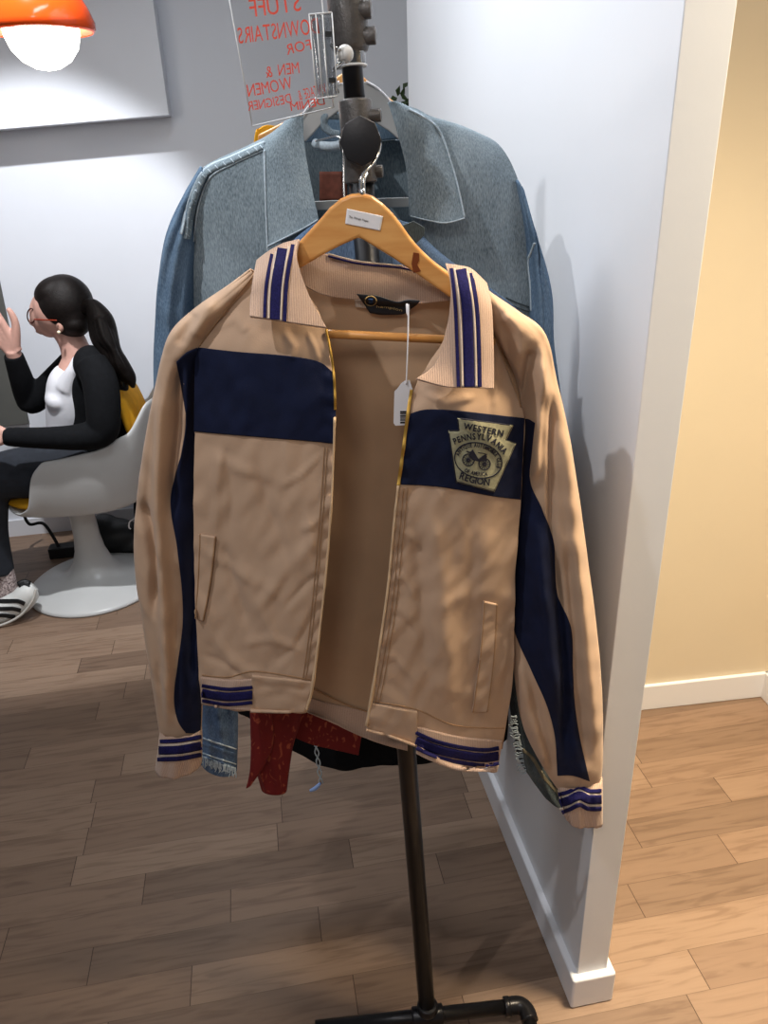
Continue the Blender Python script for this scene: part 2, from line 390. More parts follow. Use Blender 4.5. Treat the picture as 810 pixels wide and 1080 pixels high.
def text_on(name, s, base, h, targets, m, parent, off=.004, stretch=1.0, bold=0, mirror=False, place=None, thick=.0008, fitw=True):
    """letters along a baseline curve in px; laid on the surface (or on a plane through place)"""
    vs = []; fs = []; N = 60
    C = [cr(base, i/N) for i in range(N+1)]; cum = [0]
    for i in range(N): cum.append(cum[-1]+math.hypot(C[i+1][0]-C[i][0], C[i+1][1]-C[i][1]))
    tot = cum[-1]; wid = []; 
    for ch in s:
        if ch == ' ': wid.append((0, .35)); continue
        v, f = glyph(ch, bold); xs = [p[0] for p in v]; wid.append((min(xs), max(xs)-min(xs)))
    gap = .1; W = sum(w for _, w in wid)+gap*(len(s)-1); k = tot/W; x = 0
    def pos(t):
        t = max(0, min(tot*.9999, t)); i = 0
        while cum[i+1] < t: i += 1
        f = (t-cum[i])/max(1e-9, cum[i+1]-cum[i]); a = C[i]; b = C[i+1]; d = Vector((b[0]-a[0], b[1]-a[1])).normalized()
        return a[0]+(b[0]-a[0])*f, a[1]+(b[1]-a[1])*f, d
    for ch, (x0, w) in zip(s, wid):
        if ch != ' ':
            v, f = glyph(ch, bold); bx, by, d = pos((x+w/2)*k); nn = Vector((d.y, -d.x))*(-1 if mirror else 1); o = len(vs); hh = h/.70
            for (gx, gy) in v:
                ox = (gx-x0-w/2)*k; qx = bx+d.x*ox+nn.x*gy*hh; qy = by+d.y*ox+nn.y*gy*hh
                vs.append(hit(qx, qy, targets, off) if place is None else place(qx, qy))
            fs += [tuple(i+o for i in q) for q in f]
        x += w+gap
    o = obj(name, vs, fs, m, parent, False); return solid(o, thick)

# ------------------------------------------------------------------ the room
fv = [(-4, -1.5, 0), (3, -1.5, 0), (3, 5, 0), (-4, 5, 0)]
struct(obj('floor', [(x, y, z) for x, y, z in fv]+[(x, y, -.05) for x, y, z in fv], [(0, 1, 2, 3), (7, 6, 5, 4), (0, 4, 5, 1), (1, 5, 6, 2), (2, 6, 7, 3), (3, 7, 4, 0)], floorm, smooth=False))
pa = Vector((.346, .978, 0)); pd = Vector((-.157, .9876, 0)); pn = Vector((pd.y, -pd.x, 0))
pb = pa+pd*1.47
# partition with its end face towards the camera
TP = .062
vsx = [pa, pa+pn*TP, pb+pn*TP, pb]
def box4(name, q, z0, z1, m, parent=None, bevel=0):
    q = [Vector((p[0], p[1], 0)) for p in q]
    vs = [p+Vector((0, 0, z0)) for p in q]+[p+Vector((0, 0, z1)) for p in q]
    o = obj(name, vs, [(3, 2, 1, 0), (4, 5, 6, 7)]+[(i, (i+1) % 4, 4+(i+1) % 4, 4+i) for i in range(4)], m, parent, False)
    if bevel: bb = o.modifiers.new('b', 'BEVEL'); bb.width = bevel; bb.segments = 3
    return o
struct(box4('wall_partition', vsx, 0, 2.7, wallp, bevel=.0015))
g = .014
struct(box4('baseboard_partition', [pa-pn*g-pd*g, pa+pn*(TP+g)-pd*g, pb+pn*(TP+g)+pd*g, pb-pn*g+pd*g], 0, .085, basem, bevel=.005))
# back wall of the sitting area
BW = lambda x, o=0: 3.28+.158*(x+1.46)+o
a = (-3.6, BW(-3.6)); b = (1.6, BW(1.6))
struct(slab('wall_back', a, b, .1, 0, 2.7, wallw))
struct(slab('baseboard_back', (a[0], a[1]-.012), (b[0], b[1]-.012), .0118, 0, .08, basem))
# boxed-in bulkhead on the back wall
def bwp(px, py, o):   # point on plane parallel to the back wall, o in front
    d = ray(px, py); k = 3.28+.158*1.46-o; t = k/(d.y-.158*d.x); return CAM+d*t
q = [bwp(-160, 150, .16), bwp(178, 121, .16)]; up = 2.7
vs = [q[0], q[1], Vector((q[1].x, q[1].y, up)), Vector((q[0].x, q[0].y, up))]; back = [Vector((p.x-.025, p.y+.158, p.z)) for p in vs]
struct(obj('wall_bulkhead', vs+back, [(0, 1, 2, 3), (7, 6, 5, 4), (0, 4, 5, 1), (1, 5, 6, 2), (2, 6, 7, 3), (3, 7, 4, 0)], wallw, smooth=False))
# corridor beyond the partition
c0 = fl(680, 746); c1 = fl(804, 732); cd = (c1-c0).normalized()
cs = c0-cd*.58; cs = c0-cd*((c0.x-.30)/cd.x)
struct(slab('wall_corridor', cs, c1, .1, 0, 2.7, wallb))
cdn = Vector((-cd.y, cd.x, 0))
struct(slab('baseboard_corridor', cs-cdn*.013, c1-cdn*.013, .0128, 0, .09, basem, bevel=.003))
rd = Vector((cd.y, -cd.x, 0)); c2 = c1+rd*2.6
struct(slab('wall_right', c1, c2, .1, 0, 2.7, wallb))
rn = Vector((-rd.y, rd.x, 0))
struct(slab('baseboard_right', c1-rn*.013, c1+rd*.35-rn*.013, .0128, 0, .09, basem, bevel=.003))
fr = thing('door_frame', 'dark door frame edge in the right wall of the corridor', 'door frame', tuple(c1+rd*.36))
fr['kind'] = 'structure'; fr.name = 'door_1'
slab('frame_post', c1+rd*.36-rn*.012, c1+rd*.42-rn*.012, .014, 0, 2.05, black, fr)
slab('door_panel', c1+rd*.42-rn*.006, c1+rd*1.2-rn*.006, .008, 0, 2.05, panelm, fr)

# ------------------------------------------------------------------ clothes rack
base = fl(451, 1071, .035); Yb = base.y
top = at(361, -60, 1.07); 
rack = thing('clothes_rack', 'black steel pipe clothes rack with cast iron joints carrying the jackets', 'clothes rack', (base.x, base.y, 0))
def post(z): t = (z-base.z)/(top.z-base.z); return base+(top-base)*t
def zof(py):   # height on the post seen at pixel row py
    lo, hi = 0, 2.2
    for _ in range(40):
        m_ = (lo+hi)/2; p = post(m_)-CAM
        vz = p.dot(fw); yy = 540-F*p.dot(cy)/vz
        if yy > py: lo = m_
        else: hi = m_
    return lo
zj = zof(150)
PX = post
wire('lower_post', [tuple(PX(.035)), tuple(PX(zj-.03))], .0158, pipe, rack, 24, sub=1)
wire('upper_post', [tuple(PX(zj-.03)), tuple(PX(top.z+.05))], .0128, pipe, rack, 24, sub=1)
# cross joint with hex plug and set screws
ax = (PX(2)-PX(1)).normalized()
def cyl(name, c, d, r, L, m, parent, ns=24, bev=.0015, r2=None):
    c = Vector(c); d = Vector(d).normalized()
    o = wire(name, [tuple(c-d*L/2)+(r,), tuple(c+d*L/2)+(r2 or r,)], r, m, parent, ns, sub=1)
    b = o.modifiers.new('b', 'BEVEL'); b.width = bev; b.segments = 2; b.limit_method = 'ANGLE'; b.angle_limit = math.radians(50)
    return o
jt = cyl('joint', PX(zj), ax, .0205, .094, iron, rack, 32, .003)
# front boss of the joint and the plug
fc = PX(zj); fd = (Vector((at(381, 150, .95)-fc))).normalized(); fd = Vector((0, -1, .02)).normalized()
cyl('boss', fc+fd*.020, fd, .0225, .034, iron, jt, 32)
cyl('nipple', Vector((fc.x, (fc.y+.925)/2, fc.z)), fd, .0150, fc.y-.925, iron, jt, 28)
hp = at(380.5, 149, .915)
o = wire('hex_plug', [tuple(hp+Vector((0, .006, 0))), tuple(hp-Vector((0, .006, 0)))], .0225, plug, jt, 8, sub=1)
for v_ in o.data.vertices: v_.co.z = (v_.co.z-hp.z)*1.1+hp.z
b_ = o.modifiers.new('b', 'BEVEL'); b_.width = .0014; b_.segments = 2
for (px, py) in ((395, 122), (397, 181)):
    s = cyl('set_screw', at(px-4, py, fc.y-.004), Vector((1, -.15, 0)), .0075, .026, iron, jt, 20)
# rail running back to a second post
r_end = at(377, 153, 2.3); r_st = Vector((fc.x, fc.y, fc.z))
wire('rail', [tuple(r_st), tuple(r_end)], .0135, pipe, rack, 20, sub=1)
wire('rear_post', [(r_end.x, r_end.y, .0), (r_end.x, r_end.y, r_end.z+.06)], .0145, pipe, rack, 20, sub=1)
wire('rear_foot', [(r_end.x-.25, r_end.y-.03, .018), (r_end.x+.04, r_end.y+.0, .018)], .0145, pipe, rack, 20, sub=1)
# big top elbow
zt = zof(22)
cyl('top_elbow', PX(zof(24)), ax, .0232, .066, iron, rack, 32, .010)
for (px, py, rr) in ((386, 10, .010), (391, 38, .0095)):
    cyl('set_screw', at(px-4, py, fc.y+.0), Vector((1, -.15, 0)), rr, .022, iron, rack, 20)
# foot bar with tee, elbow and foot
e_el = fl(541, 1061, .035); dirb = (e_el-base); dirb.z = 0; dirb.normalize()
lft = base-dirb*.22
wire('foot_bar', [tuple(lft), tuple(e_el-dirb*.012)], .0135, pipe, rack, 24, sub=1)
cyl('tee_joint', base, dirb, .0185, .062, pipe, rack, 28, .003); cyl('tee_collar', base+Vector((0, 0, .026)), (0, 0, 1), .0200, .020, pipe, rack, 28, .003)
cyl('elbow_collar', e_el-dirb*.012, dirb, .0185, .012, pipe, rack, 28, .002)
perp = Vector((dirb.y, -dirb.x, 0))
wire('elbow', [tuple(e_el-dirb*.012)+(.0165,), tuple(e_el+dirb*.012)+(.0165,), tuple(e_el+dirb*.024+perp*.012)+(.0165,), tuple(e_el+dirb*.026+perp*.032)+(.0165,)], .0165, pipe, rack, 24)
wire('foot', [tuple(e_el+dirb*.026+perp*.03-Vector((0, 0, .005))), tuple(e_el+dirb*.026+perp*.25-Vector((0, 0, .017)))], .0135, pipe, rack, 24, sub=1)
wire('foot', [tuple(lft+perp*.0), tuple(lft+perp*.25-Vector((0, 0, .017)))], .0135, pipe, rack, 24, sub=1)

# ------------------------------------------------------------------ acrylic sign with clear clamp
YS = 1.0
sign = thing('acrylic_sign', 'clear acrylic sheet with mirrored orange handwriting clipped to the rack post', 'sign', tuple(at(300, 120, YS)))
sp = [at(229, -70, YS), at(330, -84, YS), at(352, 113, YS), at(266, 133, YS)]
prism('sheet', sp, .0025, acryl, sign)
def edge(a, b, n='edge_glint'):
    wire(n, [tuple(a+Vector((0, .0012, 0))), tuple(b+Vector((0, .0012, 0)))], .00075, edgem, sign, 6, sub=1)
edge(sp[0], sp[3]); edge(sp[3], sp[2]); edge(sp[1], sp[2])
pl = lambda x, y: at(x, y, YS-.0008)
def scrib(s, b, h): 
    b = [(x, y) for x, y in b]
    return text_on('handwriting', s, b, h, None, ink, sign, place=pl, thick=.0006, mirror=True)
# written on the far side: reads right to left from here
scrib('STUFF', [(318, 11), (290, 15), (264, 18)], 19)
scrib('DOWNSTAIRS', [(337, 35), (300, 40), (252, 46)], 17)
scrib('FOR', [(329, 52), (314, 55), (303, 58)], 11)
scrib('MEN &', [(316, 77), (300, 79), (281, 82)], 12)
scrib('WOMEN', [(309, 93), (285, 98), (262, 102)], 13)
scrib('VINTAGE &', [(345, 98), (334, 101), (316, 106)], 11)
scrib('DESIGNER', [(308, 108), (285, 113), (262, 117)], 10)
scrib('DENIM', [(343, 110), (325, 114), (307, 117)], 9)
clip = thing('sign_clamp', 'clear plastic clamp with ball joint holding the acrylic sheet on the post', 'clamp', tuple(at(340, 60, .99)))
def px_prism(name, pts, Y, d, m, parent, bevel=0, label=None): return prism(name, [at(x, y, Y) for x, y in pts], d, m, parent, bevel, label)
px_prism('channel', [(326, 15), (333, 14), (340, 103), (334, 104)], .985, .012, clearp, clip, .001)
px_prism('channel', [(338, 14), (350, 13), (356, 101), (346, 104)], .985, .012, clearp, clip, .001)
px_prism('channel_back', [(328, 16), (348, 14), (352, 100), (338, 103)], .999, .003, clearp, clip, .001)
px_prism('rubber_pad', [(343, 33), (350, 33), (350, 38), (343, 38)], .982, .008, black, clip)
px_prism('rubber_pad', [(347, 82), (354, 82), (354, 87), (347, 87)], .982, .008, black, clip)
for a_, b_ in (((326, 15), (350, 13)), ((326, 15), (334, 104)), ((334, 104), (356, 101)), ((350, 13), (356, 101)), ((333, 15), (340, 103)), ((340, 15), (346, 103))):
    wire('rim', [tuple(at(*a_, .983)), tuple(at(*b_, .983))], .0007, edgem, clip, 6, sub=1)
v, f = raw_ball(at(364, 57, 1.0), (.0095, .0095, .0095), n=14)
obj('ball', v, f, mat('frosted ball', srgb(205, 205, 205), .4), clip)
zc = zof(60)
cyl('collar', PX(zc), ax, .0172, .020, clearp, clip, 28); 
for dz in (-.010, .010): cyl('collar_rim', PX(zc+dz), ax, .0182, .0022, edgem, clip, 28, .0004)
for q_ in (((349, 47), (362, 56)), ((352, 74), (364, 62)), ((356, 98), (352, 76))):
    wire('strut', [tuple(at(*q_[0], .99)), tuple(at(*q_[1], .995))], .0022, clearp, clip, 8, sub=1)

# ------------------------------------------------------------------ the tan jacket
jb = at(380, 210, .90)
jk = thing('tan_jacket', 'tan zip jacket with navy chest bands, striped knit collar and a club patch', 'jacket', (jb.x, jb.y, jb.z))
def nz(x, y, z=0): return noise.noise(Vector((x, y, z)))
def proj(p):
    q = p-CAM; z = q.dot(fw); return 405+F*q.dot(cx)/z, 540-F*q.dot(cy)/z
def creases(lst):
    def f(p):
        x, y = proj(p); t = 0
        for pts, w, d in lst:
            best = 1e9; bt = 0; n = len(pts)-1
            for i in range(n):
                ax_, ay_ = pts[i]; bx_, by_ = pts[i+1]; ex, ey = bx_-ax_, by_-ay_; L2 = ex*ex+ey*ey
                k = max(0, min(1, ((x-ax_)*ex+(y-ay_)*ey)/L2)); dd_ = (x-ax_-k*ex)**2+(y-ay_-k*ey)**2
                if dd_ < best: best = dd_; bt = (i+k)/n
            if best < 9*w*w: t += d*math.exp(-best/(w*w))*min(1, (1-abs(2*bt-1))*3+.25)
        return t
    return f
FR_CR = creases([([(272, 488), (284, 540), (306, 592)], 7, -.006), ([(232, 474), (229, 520), (228, 562)], 5, .005), ([(238, 470), (245, 520), (243, 560)], 5, -.004), ([(234, 572), (246, 612), (262, 662)], 6, -.007), ([(250, 590), (275, 640), (300, 690)], 9, .006),
    ([(296, 512), (318, 500), (340, 478)], 3, .004), ([(318, 558), (332, 550), (346, 536)], 3, .004), ([(272, 642), (302, 602), (338, 560)], 7, .006), ([(300, 640), (318, 620), (338, 600)], 3, -.004), ([(290, 700), (312, 680), (334, 640)], 4, -.005),
    ([(214, 690), (238, 700), (262, 720)], 3, -.004), ([(268, 726), (300, 722), (326, 726)], 2, -.003), ([(270, 736), (300, 732), (322, 736)], 2, -.002), ([(250, 400), (262, 430), (256, 452)], 6, .003), ([(225, 345), (250, 335), (262, 350)], 6, .005), ([(300, 350), (310, 366), (306, 380)], 4, .004), ([(325, 352), (332, 366), (336, 380)], 3, .004), ([(256, 680), (290, 672), (320, 684)], 4, .004),
    ([(458, 540), (466, 620), (476, 750)], 12, .008), ([(440, 560), (446, 640), (450, 720)], 8, -.007), ([(496, 540), (498, 600), (494, 660)], 8, -.005), ([(419, 556), (430, 562), (444, 576)], 3, .004), ([(414, 600), (428, 612), (440, 632)], 3, .004), ([(409, 644), (424, 652), (440, 672)], 3, -.004), ([(404, 684), (420, 696), (436, 716)], 3, .004), ([(398, 716), (414, 722), (432, 738)], 3, -.004),
    ([(520, 668), (532, 660), (541, 640)], 3, -.004), ([(516, 722), (528, 706), (540, 680)], 4, .005), ([(500, 700), (512, 694), (520, 690)], 2.5, -.003), ([(500, 728), (510, 722), (518, 716)], 2.5, -.003), ([(502, 660), (512, 656), (520, 652)], 2.5, -.003), ([(530, 740), (536, 700), (542, 660)], 4, -.005), ([(446, 414), (470, 424), (500, 416)], 4, .004), ([(500, 360), (512, 390), (516, 425)], 5, -.004), ([(528, 372), (524, 400), (520, 430)], 4, .004)])
SL_CR = creases([([(150, 530), (158, 560), (163, 600), (163, 648)], 5, -.016), ([(174, 380), (169, 450), (167, 520), (172, 600), (178, 700), (176, 760)], 6, .012), ([(188, 385), (187, 430), (183, 490), (178, 545)], 6, -.016), ([(197, 390), (199, 425), (194, 465), (184, 515)], 4, .008),
    ([(160, 420), (153, 480), (148, 540)], 5, .006), ([(186, 640), (184, 700), (186, 760)], 5, -.008), ([(200, 560), (202, 640), (200, 720)], 5, -.010), ([(205, 330), (196, 345), (190, 365)], 6, -.006), ([(225, 318), (214, 335), (206, 356)], 5, .006), ([(166, 700), (170, 730), (172, 768)], 4, -.006),
    ([(562, 368), (558, 400), (553, 436)], 7, -.016), ([(574, 366), (568, 420), (563, 470), (562, 505)], 6, .012), ([(583, 420), (581, 480), (582, 560), (592, 640)], 4, -.011), ([(592, 420), (600, 500), (608, 600), (622, 720), (628, 800)], 7, .009), ([(600, 580), (606, 660), (610, 740), (618, 800)], 5, -.010),
    ([(588, 600), (596, 700), (598, 800)], 6, -.014), ([(566, 560), (574, 640), (586, 740)], 8, .010), ([(546, 690), (556, 750), (578, 812)], 6, .010), ([(560, 720), (572, 770), (584, 815)], 4, -.007), ([(530, 330), (545, 350), (550, 380)], 6, .006), ([(536, 360), (540, 390), (548, 420)], 4, -.006)])
def fold_front(u, v, p):
    s = .0062*nz(p.x*13, p.z*3.2, 1)+.0015*nz(p.x*26+p.z*16, p.z*14, 4)
    s += .0022*nz(p.x*55-p.z*28, p.z*30, 7)
    s += .72*FR_CR(p)
    w = max(0, 1-abs(u-EDG[0])*7)   # gathered along the zip
    s += w*.0020*math.sin(p.z*230+5*nz(p.x*20, p.z*12, 2))
    rr = abs(nz(p.x*9+p.z*7, p.z*6-p.x*3, 11)); s += .003*max(0, 1-rr*5)*min(1, v*3)
    return s
EDG = [1]
FY = .872
def rowsY(rows, f): return [[(x, y, f(i/(len(r)-1), j/(len(rows)-1))) for i, (x, y) in enumerate(r)] for j, r in enumerate(rows)]
# left front
LF = [[(262, 288), (282, 288), (300, 294), (320, 308), (334, 325)],
      [(232, 336), (258, 338), (288, 340), (318, 345), (343, 349)],
      [(209, 366), (240, 370), (280, 374), (318, 380), (350, 391)],
      [(207, 410), (240, 413), (280, 418), (318, 424), (354, 432)],
      [(206, 456), (240, 458), (280, 461), (318, 464), (353, 470)],
      [(205, 520), (240, 522), (280, 526), (316, 530), (349, 535)],
      [(205, 580), (240, 583), (278, 587), (314, 591), (344, 596)],
      [(207, 645), (238, 647), (274, 650), (308, 653), (338, 658)],
      [(210, 700), (238, 703), (272, 706), (304, 709), (332, 713)],
      [(213, 742), (238, 746), (268, 749), (298, 750), (323, 750)]]
bulge = lambda u, v, s=1: FY+.018*(abs(u-.5)*2)**2*0+(.02*(1-u) if s > 0 else .02*u)**1*1.0-.012*math.sin(PI*u)
LFY = rowsY(LF, lambda u, v: .905-.04*math.sin(min(1, u*1.25)*PI/2)-.012*math.sin(PI*v)+.035*max(0, 1-v/.16)*u)
sheet('left_front', LFY, tan, jk, 90, 150, .0022, fold_front)
EDG[0] = 0
RF = [[(482, 300), (486, 296), (494, 296), (503, 298), (510, 303)],
      [(468, 358), (480, 348), (494, 343), (508, 345), (521, 354)],
      [(441, 402), (466, 399), (492, 396), (518, 398), (538, 402)],
      [(431, 437), (460, 434), (492, 434), (524, 437), (553, 442)],
      [(425, 478), (455, 478), (490, 481), (523, 483), (551, 487)],
      [(420, 512), (452, 514), (488, 517), (520, 523), (549, 528)],
      [(415, 575), (448, 578), (482, 583), (514, 589), (543, 595)],
      [(409, 635), (442, 639), (478, 646), (512, 652), (542, 656)],
      [(399, 700), (434, 706), (470, 714), (508, 722), (540, 724)],
      [(386, 768), (432, 782), (468, 803), (500, 812), (526, 806)]]
RFY = rowsY(RF, lambda u, v: .905-.04*math.sin(min(1, (1-u)*1.25)*PI/2)-.012*math.sin(PI*v)+.04*max(0, 1-v/.34)*(1-u*.5))
sheet('right_front', RFY, tan, jk, 90, 150, .0022, fold_front)
# back, seen from inside through the opening
BK = [[(300, 296), (345, 308), (385, 314), (430, 318), (478, 312)],
      [(250, 345), (310, 350), (385, 352), (450, 352), (530, 355)],
      [(212, 380), (300, 400), (385, 400), (460, 400), (548, 405)],
      [(208, 470), (290, 480), (385, 480), (460, 480), (546, 480)],
      [(208, 580), (290, 590), (380, 595), (460, 600), (542, 600)],
      [(212, 690), (290, 700), (370, 710), (450, 715), (540, 710)],
      [(216, 722), (290, 738), (345, 758), (395, 778), (530, 790)]]
def fold_back(u, v, p): return .007*nz(p.x*11, p.z*2.4, 9)+.0025*nz(p.x*30, p.z*16, 3)
sheet('back', rowsY(BK, lambda u, v: .945+.012*math.sin(PI*u)-.01*(1-v)), tan_in, jk, 70, 90, .0022, fold_back)
decal('hem_rib', [[(300, 728), (345, 741), (392, 752), (430, 766)], [(300, 741), (345, 760), (392, 781), (430, 792)]], ['back'], tan_rib, jk, nu=40, nv=10)
ribbon('stitching', [(322, 722), (345, 734), (370, 745), (393, 752)], 1.2, ['back'], stitch, jk, off=.0045)
# sleeves
def sl_disp(k, ph, am=.010, cre=None):
    def f(a, v, p):
        if cre and math.sin(a) > 0: return min(1, (1-v)*12)*(am*.35*nz(a*1.6+ph, v*5, ph)+.004*nz(p.x*40+p.z*12, p.z*25, 5)+cre(p))/max(.35, abs(math.sin(a)))
        e = min(1, (1-v)*12)*min(1, v*6)
        w_ = math.sin(k*a+ph+v*1.6+2.2*nz(v*2.5, ph))
        return e*(am*.9*(1-1.6*abs(w_)**.8)+am*.7*nz(a*1.6+ph, v*5, ph)+.004*nz(p.x*40+p.z*12, p.z*25, 5))
    return f
LS = [(264, 284, 274, 292, .905, .006), (240, 302, 252, 318, .905, .018), (208, 324, 228, 348, .91, .026), (181, 350, 214, 372, .915, .030), (169, 388, 208, 402, .92, .032), (158, 445, 208, 455, .922, .033), (149, 500, 209, 512, .922, .033), (143, 560, 209, 568, .922, .032), (144, 605, 210, 622, .922, .030), (150, 648, 211, 668, .922, .028), (160, 715, 213, 728, .922, .026), (169, 773, 212, 771, .922, .014)]
tube('left_sleeve', LS, tan, jk, 128, 170, .0018, sl_disp(2.5, 1.0, .012, SL_CR))
RS = [(500, 292, 512, 306, .905, .008), (508, 318, 548, 330, .905, .022), (520, 348, 574, 352, .91, .028), (545, 400, 587, 405, .918, .030), (552, 450, 598, 456, .92, .032), (548, 520, 609, 520, .92, .033), (543, 590, 619, 590, .92, .034), (541, 650, 627, 650, .92, .034), (543, 710, 633, 712, .92, .032), (552, 765, 635, 764, .92, .028), (573, 808, 635, 804, .92, .024), (588, 831, 633, 826, .92, .014)]
tube('right_sleeve', RS, tan, jk, 128, 170, .0018, sl_disp(2.5, 2.2, .012, SL_CR))
# cuffs
tube('left_cuff', [(170, 770, 212, 768, .920, .018), (169, 777, 212, 775, .918, .028), (168, 788, 212, 786, .918, .030), (165, 809, 212, 804, .918, .028)], tan_rib, jk, 60, 20, .003, lambda a, v, p: .0015*math.sin(a*9))
tube('right_cuff', [(588, 824, 634, 819, .920, .018), (589, 831, 634, 826, .918, .028), (591, 842, 634, 838, .918, .030), (595, 858, 634, 863, .918, .027)], tan_rib, jk, 60, 20, .003, lambda a, v, p: .005*math.sin(a*3+.6)+.001*math.sin(a*14))
cf = 'left_cuff'
for w, nm, m_, y0 in ((4, 'cuff_stripe', navy_knit, 780), (8.5, 'cuff_stripe', navy_knit, 789.5), (4, 'cuff_stripe', navy_knit, 799)):
    ribbon(nm, [(169.5-(y0-777)*.14, y0+2), (190, y0+1), (212, y0-3)], w, [cf], m_, jk, off=.0050, thick=.002)
for y0 in (784.3, 795.2): ribbon('cuff_line', [(169, y0+2), (190, y0+1), (212, y0-3)], 2.6, [cf], cream, jk, off=.0040)
cf = 'right_cuff'
for w, y0 in ((4, 833), (9, 842), (4, 852)):
    ribbon('cuff_stripe', [(589+(y0-833)*.2, y0+5), (600, y0+2), (611, y0-3), (621, y0+1), (634, y0+1)], w, [cf], navy_knit, jk, off=.0050, thick=.002)
for y0 in (837.2, 848.5): ribbon('cuff_line', [(590, y0+5), (600, y0+2), (611, y0-3), (621, y0+1), (634, y0+1)], 2.6, [cf], cream, jk, off=.0042)
# navy bands
L_ = ['left_front']; R_ = ['right_front']; SL = ['left_sleeve']; SR = ['right_sleeve']
decal('chest_band', [[(206, 366), (250, 371), (300, 375), (335, 381), (350, 392)], [(205, 410), (250, 414), (300, 420), (335, 426), (354, 431)], [(204.5, 455), (250, 459), (300, 463), (335, 466), (353, 468)]], L_, navy, jk, nu=70, nv=40, label='navy band across the left chest', bvh=True)
decal('chest_band', [[(431, 437), (449, 432), (481, 433), (518, 437), (553, 441)], [(425, 475), (449, 472), (481, 475), (518, 480), (551, 484)], [(420, 511), (449, 512), (481, 516), (518, 523), (549, 527)]], R_, navy, jk, nu=70, nv=40, label='navy band carrying the club patch', bvh=True)
NB = 'chest_band.001' if 'chest_band.001' in BV else 'chest_band'
decal('sleeve_panel', [[(186, 382), (197, 372), (208, 367)], [(196, 438), (202, 438), (208, 438)], [(192, 475), (200, 475), (208, 475)], [(180, 528), (195, 528), (208, 528)], [(187, 580), (198, 580), (209, 580)], [(193, 650), (202, 650), (210, 650)], [(184, 729), (198, 729), (212, 729)], [(187, 758), (200, 758), (212, 758)], [(196, 773), (204, 773), (211, 771)]], SL, navy, jk, nu=24, nv=120, label='navy sleeve panel')
decal('sleeve_panel', [[(553, 442), (557, 442), (564, 446)], [(551, 475), (555, 475), (561, 475)], [(549, 508), (554, 508), (559, 508)], [(546, 540), (559, 540), (572, 538)], [(543, 575), (564, 575), (584, 573)], [(541, 620), (564, 621), (587, 624)], [(542, 662), (570, 662), (602, 662)], [(560, 706), (580, 706), (604, 706)], [(576, 742), (588, 742), (606, 742)], [(585, 775), (596, 775), (611, 776)], [(587, 800), (600, 802), (617, 803)], [(588, 818), (604, 818), (622, 824)]], SR, navy, jk, nu=50, nv=140, label='navy sleeve panel')
# raglan seams, placket stitching, pocket welts
ribbon('seam', [(270, 287), (240, 325), (210, 365)], 1.0, L_+SL, stitch, jk, off=.0022)
ribbon('seam', [(508, 300), (521, 354), (540, 400), (552, 438)], 1.0, R_+SR, stitch, jk, off=.0022)
for dx in (8, 11): ribbon('zip_stitching', [(353-dx, 472), (349-dx, 535), (344-dx, 596), (338-dx, 658), (330-dx, 718), (322-dx, 748)], .8, L_, stitch, jk, off=.0022)
for dx in (5, 9): ribbon('zip_stitching', [(421+dx, 515), (415+dx, 575), (409+dx, 635), (399+dx, 700), (390+dx, 745)], .8, R_, stitch, jk, off=.0022)
decal('pocket_welt', [[(210, 563), (227, 566)], [(208, 610), (222, 612)], [(206, 652), (214, 655)]], L_, tan, jk, off=.004, thick=.003, nu=12, nv=30)
decal('pocket_welt', [[(510, 634), (524, 637)], [(506, 690), (521, 692)], [(498, 751), (513, 751)]], R_, tan, jk, off=.004, thick=.003, nu=12, nv=40)
ribbon('pocket_stitching', [(227, 566), (222, 612), (214, 655)], 1.0, L_, stitch, jk, off=.0062)
ribbon('pocket_stitching', [(524, 637), (521, 692), (514, 751)], 1.0, R_, stitch, jk, off=.0062)
ribbon('pocket_stitching', [(511, 634), (507, 690), (499, 751)], 1.0, R_, stitch, jk, off=.0062)
ribbon('pocket_stitching', [(211, 563), (209, 610), (206, 652)], 1.0, L_, stitch, jk, off=.0062)
# zips
ribbon('zip', [(344, 348), (349, 372), (352.5, 400), (353.5, 432)], 2.6, L_, gold, jk, off=.004, thick=.003, label='brass zip tape')
ribbon('zip', [(434, 411), (430, 437), (425, 476), (420, 512)], 3.4, R_, gold, jk, off=.004, thick=.003, label='brass zip tape')
ribbon('zip', [(420, 512), (415, 560), (409, 620), (399, 690), (387, 766)], 2.6, R_, stitch_l, jk, off=.004, thick=.003)
ribbon('zip', [(353, 440), (350, 520), (345, 590), (338, 658), (330, 720), (323, 749)], 2.0, L_, stitch_l, jk, off=.004, thick=.003)
